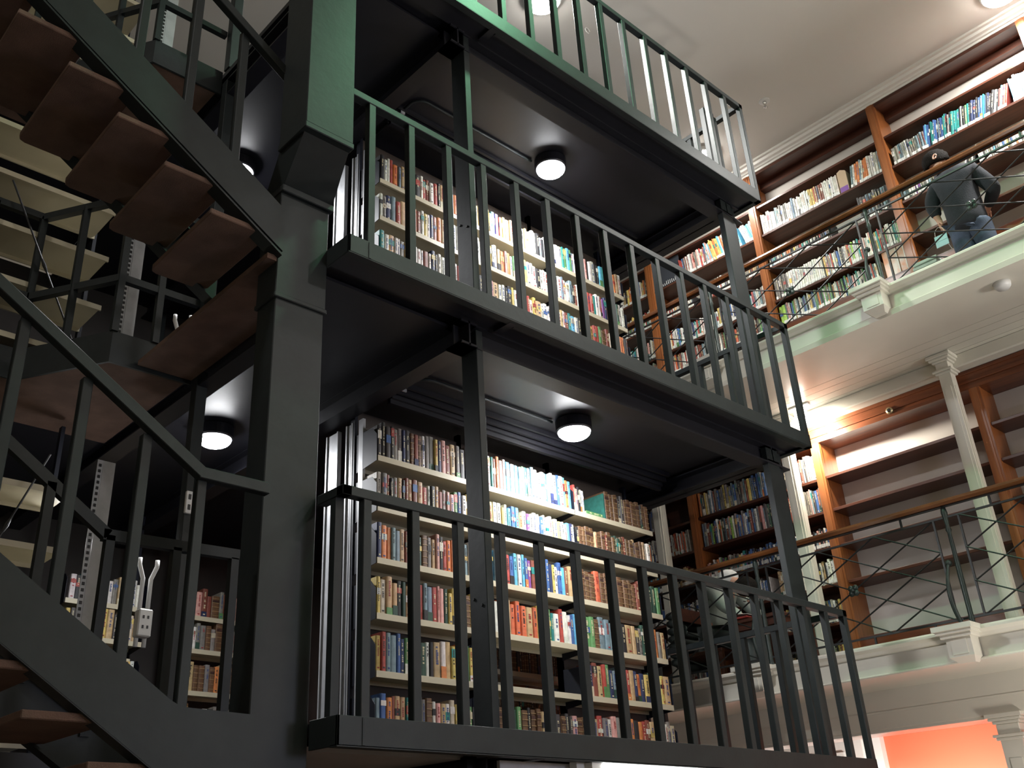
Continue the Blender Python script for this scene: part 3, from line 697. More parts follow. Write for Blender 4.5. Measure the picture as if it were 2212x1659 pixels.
def boxT(mb, M, x0, y0, z0, x1, y1, z1, col):
    add_t(mb, M, [(x0,y0,z0),(x1,y0,z0),(x1,y1,z0),(x0,y1,z0),(x0,y0,z1),(x1,y0,z1),(x1,y1,z1),(x0,y1,z1)], [(0,3,2,1),(4,5,6,7),(0,1,5,4),(1,2,6,5),(2,3,7,6),(3,0,4,7)], col)
def book_parts(key, w, d, h, detail=True):
    """returns three lists of drawing calls: cover, pages, spine decoration; local frame: x width, y depth (spine at y=0), z height"""
    col = jit(PAL[key]); cov = []; pag = []; lab = []
    b_ = 0.005 if w > 0.02 else 0.002
    cov.append(('case', w, d, h, b_, col))
    pag.append((0.002, 0.008, 0.003, w-0.002, d-0.004, h-0.003, (0.62, 0.55, 0.42)))
    dark = sum(col) < 0.5
    if key == 'a':
        for k in range(5):
            z = h*(0.12+0.19*k); lab.append((w*0.06, -b_*0.9-0.0015, z, w*0.94, 0.001, z+0.004, jit((0.3, 0.2, 0.09))))
        if R.random() < 0.6: lab.append((w*0.1, -b_*0.9-0.0008, h*0.70, w*0.9, 0.001, h*0.82, jit((0.05, 0.02, 0.015))))
    else:
        q = R.random(); ink = (0.62, 0.55, 0.35) if dark else R.choice([(0.03, 0.03, 0.03), (0.3, 0.03, 0.03), (0.03, 0.06, 0.2)])
        if q < 0.25:
            c2 = jit(PAL[R.choice('wwekyrbt')]); z0 = R.uniform(0.45, 0.7)*h; lab.append((w*0.04, -b_*0.9-0.0005, z0, w*0.96, 0.001, z0+h*R.uniform(0.1, 0.28), c2))
        elif q < 0.4:
            c2 = jit(PAL[R.choice('keondgw')]); lab.append((w*0.02, -b_*0.9-0.0005, 0.001, w*0.98, 0.001, h*R.uniform(0.15, 0.35), c2))
        if w > 0.014 and R.random() < 0.85:      # lettering down the spine as short strokes
            z = h*0.88; zend = h*R.uniform(0.3, 0.55)
            while z > zend:
                s_ = R.uniform(0.004, 0.009)
                if R.random() < 0.8: lab.append((w*0.34, -b_*0.95-0.001, z-s_, w*R.uniform(0.55, 0.68), 0.0, z, ink))
                z -= s_+0.0035
            if R.random() < 0.5: lab.append((w*0.3, -b_*0.95-0.001, h*0.07, w*0.7, 0.0, h*0.11, ink))
    return col, cov, pag, lab
def draw(calls, mb, M):
    for c in calls:
        if c[0] == 'case':
            _, w, d, h, b_, col = c; t_ = 0.0018
            pr = [(0, d), (0, 0.004), (w*0.12, -b_*0.55), (w*0.32, -b_*0.92), (w*0.68, -b_*0.92), (w*0.88, -b_*0.55), (w, 0.004), (w, d), (w-t_, d), (w-t_, 0.006), (t_, 0.006), (t_, d)]
            n_ = len(pr); vs = [(x, y, 0) for x, y in pr]+[(x, y, h) for x, y in pr]
            fs = [(0,1,10,11), (1,2,3,10), (3,4,9,10), (4,5,6,9), (6,7,8,9)]; top = [tuple(i+n_ for i in q) for q in fs]
            sd = [(i, (i+1) % n_, (i+1) % n_+n_, i+n_) for i in range(n_)]
            add_t(mb, M, vs, fs+top+sd, col)
        else: boxT(mb, M, *c[:6], c[6])
MASS = MB()                       # every book past the 300 that show largest
IND = [0]
def put_book(key, M, w, d, h, label=None, group=None, mass=False):
    col, cov, pag, lab = book_parts(key, w, d, h)
    if mass or IND[0] >= 300:
        for q in (cov, pag, lab): draw(q, MASS, M)
        return None
    IND[0] += 1; o_ = M.translation.copy(); Ml = M.copy(); Ml.translation = (0, 0, 0)
    mb = MB(); draw(cov, mb, Ml); o = mb.build('book', BOOKM); o.location = o_
    tag(o, label, 'book', group)
    mb = MB(); draw(pag, mb, Ml); p = mb.build('page_block', BOOKM); p.parent = o
    if lab: mb = MB(); draw(lab, mb, Ml); p = mb.build('spine_title', BOOKM); p.parent = o
    return o
ORD = ['first', 'second', 'third', 'fourth', 'fifth', 'sixth', 'seventh', 'eighth', 'ninth', 'tenth', 'eleventh', 'twelfth', 'thirteenth', 'fourteenth', 'fifteenth', 'sixteenth',
       'seventeenth', 'eighteenth', 'nineteenth', 'twentieth', 'twenty-first', 'twenty-second', 'twenty-third', 'twenty-fourth', 'twenty-fifth', 'twenty-sixth', 'twenty-seventh', 'twenty-eighth', 'twenty-ninth', 'thirtieth', 'thirty-first', 'thirty-second']
ROWN = ['top shelf', 'second shelf down', 'third shelf down', 'fourth shelf down', 'fifth shelf down', 'bottom shelf']
def tower_row(x0, x1, z, keys, hmin, hmax, bay, row, mass=False, y=YB+0.008, d=0.16):
    n_ = len(keys); ws = [R.uniform(0.7, 1.3)*(1.25 if k in 'al' else 1) for k in keys]; s = (x1-x0-0.012)/sum(ws); x = x0+0.006
    for i, k in enumerate(keys):
        w = ws[i]*s
        if k == '_': x += w; continue
        h = R.uniform(hmin, hmax); a = R.uniform(-0.012, 0.012)
        M = Matrix.Translation((x+0.0008, y+R.uniform(0, 0.012), z)) @ Matrix.Rotation(a if False else 0, 4, 'Y')
        lb_ = None
        if not mass:
            size = 'tall' if h > (hmin+hmax)/2+0.008 else ('short' if h < (hmin+hmax)/2-0.008 else ('thick' if w > 0.036 else 'upright'))
            lb_ = '%s %s book, %s from left, %s, %s bay' % (size, NAMES[k], ORD[i], ROWN[row], ('left tower', 'middle tower', 'right tower')[bay])
        o = put_book(k, M, w-0.0016, d*R.uniform(0.85, 1.1), h, lb_, 'books on the %s of the %s tower bay' % (ROWN[row], ('left', 'middle', 'right')[bay]), mass)
        x += w
    return
T1 = [
 ['KKKKGGnKamawGGynPmlGKGaKl', 'wwtmoPwcwcwgtsswwwcswwbwcoc', 'rPkww'],
 ['wGmkGlkmlmlrwklmGPPgbwywal', 'cywwywcbcywpwwwbwwwywywwcnw', 'kaaaalaamaaddamaalaalwwok'],
 ['noosslmmddaGlPkroogGswwle', 'wcssGrbcwcbpmoykbnywbcmlws', 'aaaOaarKaaaammrddg'],
 ['yellkdlylrssrPPdyygwaywle', 'wwOlOOOlOywkgtwrwwbcw', 'ggassslGkllKGdGsoGl'],
 ['yrssbnggddwklwlyoPgyolwk', None, 'nmlrgnsskrlnonydlsyl'],
 ['sbomlltgwGGawPlweyPtgkyls', 'aaddgakaalKKKaKKPaaK', 'lrGwPGlookormllrwGe']]
HH = [(0.205, 0.235), (0.19, 0.225), (0.18, 0.225), (0.185, 0.225), (0.185, 0.22), (0.175, 0.205)]
for b in (0, 1, 2):
    for r_ in range(6):
        ks = T1[r_][b]
        if ks is None: continue
        hh = HH[r_]
        if b == 2 and r_ == 0:
            tower_row(BX[2]+0.0, BX[2]+0.13, Z1[0], ks, 0.17, 0.2, 2, 0, mass=True)
            put_book('g', Matrix.Translation((BX[2]+0.14, YB+0.01, Z1[0]+0.0)) @ Matrix.Rotation(math.radians(-90), 4, 'Y') @ Matrix.Translation((0, 0, -0.17)), 0.03, 0.12, 0.17, mass=True)
            boxT(MASS, Matrix.Translation((BX[2]+0.335, YB, Z1[0])), 0, 0.01, 0, 0.012, 0.22, 0.2, (0.03, 0.16, 0.13))
            tower_row(BX[2]+0.35, BX[3]-0.01, Z1[0], 'aaaaKKaaaaaKaa', 0.19, 0.225, 2, 0, mass=True, d=0.2)
            continue
        tower_row(BX[b]+0.004, BX[b+1]-0.004, Z1[r_], ks, hh[0], hh[1], b, r_, mass=(b == 2))
# yellow lettering on the spine of one black book of the bottom row, left bay
cands = [o for o in COL.objects if o.name.startswith('book') and o.get('group') == 'books on the bottom shelf of the left tower bay' and 'twenty-second' in o['label']]
if cands:
    bk = cands[0]; cu = bpy.data.curves.new('spine_letters', 'FONT'); cu.body = 'PAPU'; cu.size = 0.04; cu.extrude = 0.0006
    tx = bpy.data.objects.new('spine_letters', cu); COL.objects.link(tx); tx.parent = bk
    tx.location = (0.010, -0.0075, 0.16); tx.rotation_euler = (math.radians(90), math.radians(90), 0)
    cu.materials.append(mat('yellow ink', (0.8, 0.65, 0.05), 0.5))
    bpy.context.view_layer.update(); dg = bpy.context.evaluated_depsgraph_get(); me = bpy.data.meshes.new_from_object(tx.evaluated_get(dg))
    tm = bpy.data.objects.new('spine_letters', me); COL.objects.link(tm); tm.parent = bk; tm.location = tx.location; tm.rotation_euler = tx.rotation_euler; bpy.data.objects.remove(tx); tm.name = 'spine_letters'
    for ch in list(bk.children):
        if ch.name.startswith('spine_title'): bpy.data.objects.remove(ch)
# middle gallery rows
T2 = [['kwwroslwGdKwRm'.replace('R', 'r')+'wrklrrwobnk', 'wywcyywcpoyllwwwwywwwwkskww', 'wwetgcgswkrrPkwwkkctaOrolw'],
      ['wGnsrlkwomwywnPolwdwwlPow', 'wwwkywwloPowgwyyewwkwwwww', 'kwswwskmwkbwrrtwwrpnmkskdww'],
      ['twlwwGlewwwmwnkwwbwswrkbw', 'gkpwPlwwkkywbwwrwylwwwws', 'wlwmtcwkkbooyrrgameglwookG'],
      ['wwmnkwwGwbwwrwswblwkwPwww', 'kwmgwbwlwkyrwwPPwlwkwwbw', 'gkkwblemkosawrwlkdaywlkm'], ['wkwrlwbwGkw', 'wwkrwblw', 'kwlgmbwr']]
for r_ in range(5):
    for b in range(3): tower_row(BX[b]+0.004, BX[b+1]-0.004, Z2[r_], T2[r_][b], 0.185, 0.225, b, r_, mass=True)
# rear racks
for z in (3.29, 2.97, 2.65): tower_row(4.97, 5.83, z, 'aKaaKmaaKKaaaKaaKmaKKaaKaKaaKaaa', 0.16, 0.2, 1, 0, mass=True, y=5.31, d=0.14)
for z, k_ in ((3.6, 'wktlylowGlylww'), (3.34, 'yKGwwwyylKwyel'), (3.02, 'twwgLekmmGwlew'), (2.7, 'mmkwlgtwelkmww')): tower_row(2.64, 3.22, z, k_, 0.17, 0.22, 1, 0, mass=True, y=7.41)
for z, k_ in ((3.6, 'mmPmmaGmmPaGaGaGam'), (3.34, 'GGwGGaGaGKGlGaGaGG'), (3.02, 'alaaGaolGaGaKlaaGa'), (2.7, 'waGtGwKGaaGGlGGaGa')): tower_row(3.58, 4.4, z, k_, 0.17, 0.23, 1, 0, mass=True, y=7.41)
# a few volumes on the cream racks by the stairs
tower_row(1.05, 1.3, 4.63+0.0, 'rrwws', 0.16, 0.2, 0, 0, mass=True, y=5.61)

def wall_row(y0, y1, z, keys, hmin, hmax, lean=0.0, wmin=0.012, wmax=0.03, x=XF+0.03, tags_=True, d=0.17):
    """books along the right wall from y0 (left) down to y1 (right)"""
    y = y0
    while y > y1:
        k = R.choice(keys); w = R.uniform(wmin, wmax); h = R.uniform(hmin, hmax)
        # local x -> -Y, local y -> +X, z up
        M = Matrix(((0, 1, 0, x+R.uniform(0, 0.01)), (-1, 0, 0, y), (0, 0, 1, z), (0, 0, 0, 1)))
        if lean: M = M @ Matrix.Rotation(-lean, 4, 'Y')
        put_book(k, M, w-0.001, d*R.uniform(0.8, 1.05), h, mass=True)
        if tags_ and w > 0.01 and R.random() < 0.75: boxT(MASS, M, w*0.06, -0.008, 0.012, w*0.92, 0.0, 0.045, white_label())
        y -= w/max(0.5, math.cos(lean))
WHT = 'wwwwwwwwwGsw'; MIX = 'wwwGsktbyroPlgwkwGK'; BLU = 'bbbtbscnbnt'; DRK = 'KKGkKsK'; PLS = 'GGsKKGsGwKdbmsGkG'
# upper balcony
wall_row(4.44, 3.86, UP[1], WHT, 0.22, 0.27); wall_row(3.86, 3.78, UP[1], 'yrry', 0.25, 0.26); wall_row(3.78, 3.70, UP[1], 'kGmm', 0.24, 0.26); wall_row(3.70, 3.53, UP[1], 'w', 0.24, 0.26, 0.0, 0.012, 0.016)
wall_row(3.40, 3.20, UP[1], 'kssooow', 0.26, 0.29, -0.14); wall_row(3.20, 3.05, UP[1], 'wwwsk', 0.26, 0.29, -0.05)
wall_row(4.44, 3.72, UP[2], MIX, 0.17, 0.21); wall_row(3.38, 3.02, UP[2], DRK, 0.27, 0.30)
wall_row(4.44, 4.28, UP[3], 'GGKG', 0.26, 0.28); wall_row(4.28, 3.90, UP[3], 'w', 0.25, 0.27, 0, 0.02, 0.03); wall_row(3.90, 3.04, UP[3], MIX+'Lrrwwww', 0.22, 0.27, 0.02, 0.008, 0.022)
wall_row(4.44, 4.38, UP[4], 'L', 0.22, 0.23, 0, 0.03, 0.04); wall_row(4.38, 3.32, UP[4], MIX+'wwssgg', 0.20, 0.24, 0.02, 0.008, 0.022)
wall_row(2.93, 2.60, UP[1], 'GGwGsGw', 0.20, 0.22); wall_row(2.62, 2.40, UP[1], BLU, 0.25, 0.28, -0.16, 0.010, 0.018); wall_row(2.40, 2.2, UP[1], 'wGtgkGt', 0.25, 0.27, -0.2); wall_row(2.2, 2.02, UP[1], BLU+'ky', 0.25, 0.28, -0.24)
wall_row(2.02, 1.85, UP[1], 'kwwkrc', 0.24, 0.27, -0.3); wall_row(1.78, 1.52, UP[1], 'bbbcwwyOwg', 0.26, 0.29, -0.02)
wall_row(2.93, 2.62, UP[2], 'wGpwkwsw', 0.17, 0.2); wall_row(2.36, 2.26, UP[2], 'wky', 0.19, 0.2, -0.3); wall_row(2.2, 1.53, UP[2], 'KGwwwwlybGcwwGrw', 0.19, 0.21)
wall_row(1.44, 0.0, UP[1], 'PywgogwrLw', 0.22, 0.27); wall_row(1.44, 0.0, UP[2], 'wwKwGwrs', 0.17, 0.21)
wall_row(5.55, 5.15, UP[1], 'PrbwGrwGlw', 0.24, 0.27, 0.06, 0.010, 0.02); wall_row(5.15, 4.72, UP[1], 'wPwwokcPyyw', 0.27, 0.31, 0.18, 0.012, 0.022); wall_row(4.66, 4.52, UP[1], 'wcwop', 0.24, 0.28, 0.26)
wall_row(5.9, 5.45, UP[2], 'wwkwrlw', 0.14, 0.17); wall_row(5.35, 5.2, UP[2], 'PrryKw', 0.15, 0.17); wall_row(5.12, 4.75, UP[2], 'wGwbwrwwG', 0.16, 0.22, 0.05); wall_row(4.7, 4.53, UP[2], 'ykmlw', 0.18, 0.22)
for z, k_ in ((UP[3], 'wwGwwwnswybtrws'), (UP[4], 'wwGKwGlgmOrws')):
    wall_row(5.92, 4.54, z, k_, 0.20, 0.25, 0.03)
for z in UP[1:]: wall_row(7.4, 6.05, z, MIX, 0.2, 0.26)
# lower balcony
wall_row(5.77, 4.37, LO[0], PLS+'boyne', 0.22, 0.27, 0.0, 0.014, 0.034, tags_=False); wall_row(5.77, 4.37, LO[1], PLS+'PmLbOw', 0.22, 0.26, 0, 0.010, 0.030, tags_=False)
wall_row(5.77, 4.37, LO[2], MIX+'nnpkb', 0.15, 0.20, 0, 0.010, 0.028); wall_row(5.0, 4.37, LO[3], 'wwwlGwkl', 0.2, 0.24, 0, 0.012, 0.03); wall_row(5.77, 5.1, LO[3], 'wKwGwb', 0.16, 0.22, 0, 0.01, 0.02)
wall_row(5.6, 4.4, LO[4], 'Glmbkyww', 0.18, 0.22); wall_row(5.7, 4.4, LO[5]-0.0, 'kGmwyk', 0.14, 0.17)
wall_row(7.2, 6.35, LO[0], 'GyGmwGn', 0.22, 0.26); wall_row(6.25, 5.95, LO[1], 'GwOwwGmr', 0.2, 0.25, 0.03); wall_row(6.6, 6.4, LO[1], 'Gmwb', 0.2, 0.25); wall_row(7.2, 5.95, LO[2], 'wcmkla', 0.16, 0.2)
for z in LO[3:]: wall_row(7.2, 5.95, z, 'wwbwkG', 0.14, 0.18)
MASSOBJ = MASS.build('books', BOOKM)
tag(MASSOBJ, 'smaller books of every colour on the wall shelves and upper tower shelves', 'books', None, 'stuff')

# things standing among the books
t = thing('magazine_file', (8.5, 3.46, UP[1]), 'tan cardboard magazine file with a purple foot, standing beside white volumes', 'file box')
b_ = MB(); b_.prism([(3.42, UP[1]), (3.51, UP[1]), (3.51, UP[1]+0.26), (3.47, UP[1]+0.28), (3.42, UP[1]+0.25)], 'x', 8.43, 8.66); b_.build('box_body', mat('tan card', (0.4, 0.29, 0.19), 0.8), t)
b_ = MB(); b_.box(8.428, 3.422, UP[1]+0.002, 8.43, 3.508, UP[1]+0.07); b_.build('purple_label', mat('purple label', (0.15, 0.05, 0.25), 0.6), t)
for k in range(3):
    y = 3.24-0.075*k
    t = thing('display_box', (8.45, y, UP[4]), ('orange and white picture box on the lowest upper shelf, ' + ('left of three', 'middle of three', 'right of three')[k]), 'box', 'picture boxes by the pilaster')
    b_ = MB(); b_.box(8.42, y-0.035, UP[4], 8.6, y+0.035, UP[4]+0.29); b_.build('carton', mat('picture print %d' % k, (0.62, 0.25, 0.12), 0.35, col2=(0.6, 0.52, 0.45), scale=9), t, bevel=0.003)
    b_ = MB(); b_.box(8.418, y-0.03, UP[4]+0.005, 8.42, y-0.022, UP[4]+0.28); b_.build('white_edge', SOCKET, t)
t = thing('display_board', (8.45, 5.75, UP[1]), 'dark board with a row of white punched letters leaning on the upper shelf', 'sign')
b_ = MB(); b_.box(8.44, 5.56, UP[1], 8.45, 5.95, UP[1]+0.36); b_.build('board', mat('dark card', (0.03, 0.035, 0.045), 0.6), t)
b_ = MB()
for k in range(14): 
    y = 5.93-0.026*k; hgt = (0.05, 0.03, 0.028, 0.05, 0.03, 0.028, 0.05, 0.05, 0.045, 0.045, 0.03, 0.05, 0.03, 0.028)[k]
    b_.box(8.438, y-0.008, UP[1]+0.03, 8.44, y-0.003, UP[1]+0.03+hgt); b_.box(8.438, y-0.014, UP[1]+0.03, 8.44, y-0.008, UP[1]+0.037)
b_.build('white_letters', SOCKET, t)
# tilted pale magazines on the empty lower shelf of that bay
for k in range(3):
    z = 6.935+0.012*k
    b_ = MB(); b_.box(8.43, 4.53+0.01*k, z-0.03, 8.65, 4.78, z-0.019)
    tag(b_.build('magazine', SOCKET, origin=(8.5, 4.6, z)), 'white magazine lying flat behind the tower corner, %s of the small pile' % ('bottom', 'middle', 'top')[k], 'magazine', 'flat magazines')
# pile of pale green magazines on the upper balcony floor
for k in range(16):
    z = 5.79+0.0+0.043*k*0.98; dy = R.uniform(-0.012, 0.012)
    b_ = MB(); b_.box(8.13, 2.70+dy, z, 8.33, 2.92+dy, z+0.03)
    if k == 0: b_.box(8.14, 2.71, 5.73, 8.32, 2.91, z)
    tag(b_.build('magazine_bundle', mat('pale green paper %d' % k, jit((0.48, 0.6, 0.55), 0.08), 0.5) if k < 3 else bpy.data.materials['pale green paper %d' % (k % 3)], bevel=0.004, origin=(8.2, 2.8, z)),
        'pale green magazine in the tall pile beside the standing person', 'magazine', 'pale green magazines in the tall pile')

# ------------------------------------------------------------------ people
SKIN = mat('skin', (0.5, 0.27, 0.19), 0.5, noise=0.05); HAIR = mat('black hair', (0.008, 0.006, 0.005), 0.8, spec=0.1, bump=0.6, bscale=90)
JUMPER = mat('dark navy jumper', (0.014, 0.017, 0.024), 0.9, noise=0.15, scale=20, bump=0.3, bscale=120)
JEANS = mat('blue denim', (0.05, 0.075, 0.12), 0.85, noise=0.25, scale=14, bump=0.3, bscale=150)
def skin(name, pts, edges, m_, parent=None, sub=2, root=0):
    me = bpy.data.meshes.new(name); me.from_pydata([p[:3] for p in pts], edges, []); me.materials.append(m_)
    o = bpy.data.objects.new(name, me); COL.objects.link(o)
    if parent: o.parent = parent; o.location = -world(parent)
    md = o.modifiers.new('skin', 'SKIN'); md.use_smooth_shade = True
    if not me.skin_vertices: bpy.context.view_layer.update()
    sv = me.skin_vertices[0].data
    for i, p in enumerate(pts): sv[i].radius = (p[3], p[4] if len(p) > 4 else p[3]); sv[i].use_root = (i == root)
    s = o.modifiers.new('subdivision', 'SUBSURF'); s.levels = sub; s.render_levels = sub
    return o
def hand(pts, edges, wrist_i, wrist, fwd, side, curl):
    """palm and five bent fingers growing from the wrist vertex"""
    fwd = Vector(fwd).normalized(); side = Vector(side).normalized(); dn = Vector(curl).normalized(); w = Vector(wrist)
    p1 = w+fwd*0.045; pts.append((*p1, 0.03, 0.018)); pi = len(pts)-1; edges.append((wrist_i, pi))
    for k, (off, ln) in enumerate(((-0.03, 0.062), (-0.01, 0.072), (0.011, 0.068), (0.03, 0.052))):
        a = w+fwd*0.088+side*off; b = a+fwd*ln*0.55+dn*ln*0.25; c = b+fwd*ln*0.15+dn*ln*0.5
        n0 = len(pts); pts += [(*a, 0.0095), (*b, 0.0088), (*c, 0.0075)]; edges += [(pi, n0), (n0, n0+1), (n0+1, n0+2)]
    a = w+fwd*0.03-side*0.042; b = a+fwd*0.04-side*0.012+dn*0.015; n0 = len(pts); pts += [(*a, 0.0115), (*b, 0.009)]; edges += [(pi, n0), (n0, n0+1)]
def head_bits(t, c, face, up, hairlow=-0.05, rad=0.098):
    """hair cap, ears, nose, brow and mouth placed around the head centre c; face = facing direction"""
    c = Vector(c); F = Vector(face).normalized(); U = Vector(up).normalized(); S_ = F.cross(U).normalized(); U = S_.cross(F)
    b_ = MB(); nu, nv = 24, 12; vs = [c+U*rad*1.27]; fs = []
    for j in range(1, nv+1):
        for i in range(nu):
            a = 2*math.pi*i/nu; back = (1-math.cos(a))/2          # 0 at the face, 1 at the nape
            low = math.radians(34)-math.radians(102)*back**0.5
            th = math.pi/2+(low-math.pi/2)*j/nv
            r_ = rad*1.12*(1+0.025*math.sin(9*a+4*th))*(0.93 if j == nv else 1)
            vs.append(c+F*(math.cos(a)*math.cos(th)*r_*1.06)+S_*(math.sin(a)*math.cos(th)*r_*0.93)+U*(math.sin(th)*r_*1.13))
    for i in range(nu):
        i2 = (i+1) % nu; fs.append((0, 1+i, 1+i2))
        for j in range(nv-1): fs.append((1+j*nu+i, 1+(j+1)*nu+i, 1+(j+1)*nu+i2, 1+j*nu+i2))
    b_.add(vs, fs); h = b_.build('hair', HAIR, t, smooth=True); so = h.modifiers.new('thickness', 'SOLIDIFY'); so.thickness = 0.03; so.offset = -1
    b_ = MB()
    for s in (-1, 1):
        p = c+S_*s*rad*0.93-F*0.005-U*0.01; pts = [p+F*0.012*math.cos(q)*1.0+U*0.026*math.sin(q)+S_*s*0.008 for q in [i*2*math.pi/10 for i in range(10)]]
        b_.tube(pts+[pts[0]], 0.007, 6); b_.tube([p-U*0.02, p+U*0.02], [0.011, 0.012], 8)
    b_.build('ears', SKIN, t, smooth=True)
    b_ = MB(); b_.tube([c+F*rad*1.0+U*0.015, c+F*(rad+0.022)-U*0.025, c+F*rad*0.98-U*0.033], [0.008, 0.014, 0.008], 8); b_.build('nose', SKIN, t, smooth=True)
    b_ = MB()
    for s in (-1, 1): b_.tube([c+F*rad*0.93+S_*s*0.02+U*0.012, c+F*rad*0.93+S_*s*0.045+U*0.01], [0.006, 0.005], 6)
    b_.tube([c+F*rad*0.93-S_*0.02-U*0.06, c+F*rad*0.95-U*0.06, c+F*rad*0.93+S_*0.02-U*0.06], 0.004, 6); b_.build('eyes_and_mouth', BLACK, t)
# standing person, seen from behind, head bowed to the right
t = thing('person', (8.0, 2.32, 5.73), 'person standing with bowed head, dark jumper and jeans, holding a pale blue mask', 'person')
body = [(8.0, 2.32, 6.58, 0.12), (8.0, 2.33, 6.80, 0.115), (8.01, 2.34, 6.98, 0.115), (8.03, 2.37, 7.09, 0.065), (8.04, 2.40, 7.16, 0.048), (8.055, 2.43, 7.22, 0.07), (8.06, 2.45, 7.28, 0.088), (8.06, 2.455, 7.33, 0.072),
        (8.01, 2.52, 7.02, 0.055), (7.98, 2.575, 6.80, 0.043), (8.0, 2.545, 6.66, 0.026), (8.01, 2.15, 7.0, 0.055), (8.05, 2.06, 6.74, 0.043), (8.27, 2.22, 6.74, 0.026),
        (8.0, 2.40, 6.48, 0.08), (8.0, 2.42, 6.14, 0.056), (8.0, 2.43, 5.82, 0.04), (7.99, 2.43, 5.765, 0.035), (8.1, 2.45, 5.755, 0.03),
        (8.0, 2.24, 6.48, 0.08), (7.99, 2.21, 6.14, 0.056), (7.99, 2.20, 5.82, 0.04), (7.98, 2.20, 5.765, 0.035), (8.1, 2.19, 5.755, 0.03)]
ed = [(0,1),(1,2),(2,3),(3,4),(4,5),(5,6),(6,7),(2,8),(8,9),(9,10),(2,11),(11,12),(12,13),(0,14),(14,15),(15,16),(16,17),(17,18),(0,19),(19,20),(20,21),(21,22),(22,23)]
hand(body, ed, 10, (8.0, 2.545, 6.66), (0.05, -0.02, -1), (0.9, 0.3, 0), (0.2, -0.8, 0)); hand(body, ed, 13, (8.27, 2.22, 6.74), (1, 0.5, 0.1), (0.2, -1, 0), (0, 0, -1))
skin('body', body, ed, SKIN, t)
cl = [(8.0, 2.32, 6.38, 0.175), (8.0, 2.325, 6.56, 0.17), (8.0, 2.33, 6.80, 0.165), (8.01, 2.34, 6.95, 0.165), (8.02, 2.36, 7.06, 0.12), (8.03, 2.375, 7.12, 0.075), (8.01, 2.50, 7.01, 0.09), (7.98, 2.565, 6.82, 0.07), (7.995, 2.55, 6.70, 0.043), (8.01, 2.16, 6.98, 0.09), (8.05, 2.06, 6.76, 0.07), (8.24, 2.20, 6.74, 0.045)]
skin('jumper', cl, [(0,1),(1,2),(2,3),(3,4),(4,5),(3,6),(6,7),(7,8),(3,9),(9,10),(10,11)], JUMPER, t)
cl = [(8.0, 2.32, 6.60, 0.14), (8.0, 2.40, 6.42, 0.105), (8.0, 2.415, 6.14, 0.082), (8.0, 2.43, 5.83, 0.062), (8.0, 2.24, 6.42, 0.105), (7.99, 2.215, 6.14, 0.082), (7.99, 2.20, 5.83, 0.062)]
skin('jeans', cl, [(0,1),(1,2),(2,3),(0,4),(4,5),(5,6)], JEANS, t)
cl = [(7.98, 2.43, 5.775, 0.045), (8.06, 2.445, 5.775, 0.042), (8.13, 2.455, 5.77, 0.036)]
skin('shoe', cl, [(0,1),(1,2)], BLACK, t); skin('shoe', [(x, y-0.24, z, r_) for x, y, z, r_ in cl], [(0,1),(1,2)], BLACK, t)
head_bits(t, (8.06, 2.45, 7.29), (0.35, -0.8, -0.5), (0.2, -0.45, 0.9))
t = thing('face_mask', (8.0, 2.56, 6.44), 'pale blue pleated face mask hanging from the standing person\'s hand', 'face mask')
b_ = MB()
for k in range(4): b_.box(7.965+0.004*(k % 2), 2.51, 6.40+0.028*k, 7.972+0.004*(k % 2), 2.62, 6.43+0.028*k)
b_.build('mask_cloth', mat('pale blue mask', (0.42, 0.66, 0.7), 0.8), t)
b_ = MB(); b_.tube([(7.97, 2.61, 6.51), (7.97, 2.60, 6.57), (7.98, 2.57, 6.60), (7.97, 2.53, 6.57), (7.97, 2.52, 6.51)], 0.002, 5); b_.tube([(7.97, 2.52, 6.40), (7.96, 2.50, 6.33), (7.96, 2.47, 6.31), (7.96, 2.46, 6.38)], 0.002, 5); b_.build('ear_loops', SOCKET, t)

# seated person on the lower balcony
SHIRT = mat('grey green shirt', (0.33, 0.38, 0.34), 0.9, noise=0.08, scale=10, bump=0.2, bscale=60); PUFF = mat('dark green quilted cloth', (0.025, 0.034, 0.032), 0.5)
t = thing('person', (7.85, 5.38, 3.0), 'person sitting bent over a desk in a grey green shirt with white hood, dark trousers', 'person')
body = [(7.85, 5.40, 3.52, 0.13, 0.10), (7.85, 5.37, 3.72, 0.12, 0.09), (7.85, 5.28, 3.92, 0.13, 0.09), (7.86, 5.20, 4.02, 0.06), (7.87, 5.13, 4.0, 0.048), (7.88, 5.07, 3.96, 0.07), (7.89, 5.03, 3.90, 0.085), (7.9, 5.0, 3.86, 0.07),
        (7.68, 5.26, 3.93, 0.055), (7.64, 5.12, 3.72, 0.042), (7.74, 4.98, 3.62, 0.026), (8.04, 5.24, 3.93, 0.055), (8.08, 5.08, 3.72, 0.042), (7.98, 4.94, 3.62, 0.026),
        (7.76, 5.36, 3.50, 0.085), (7.74, 4.97, 3.42, 0.06), (7.74, 4.98, 3.10, 0.042), (7.74, 4.99, 3.04, 0.035), (7.74, 4.88, 3.03, 0.03),
        (7.95, 5.36, 3.50, 0.085), (7.97, 4.97, 3.42, 0.06), (7.97, 5.0, 3.10, 0.042), (7.97, 5.01, 3.04, 0.035), (7.97, 4.90, 3.03, 0.03)]
ed = [(0,1),(1,2),(2,3),(3,4),(4,5),(5,6),(6,7),(2,8),(8,9),(9,10),(2,11),(11,12),(12,13),(0,14),(14,15),(15,16),(16,17),(17,18),(0,19),(19,20),(20,21),(21,22),(22,23)]
hand(body, ed, 10, (7.74, 4.98, 3.62), (0.1, -1, -0.1), (1, 0, 0), (0, 0, -1)); hand(body, ed, 13, (7.98, 4.94, 3.62), (-0.1, -1, -0.1), (-1, 0, 0), (0, 0, -1))
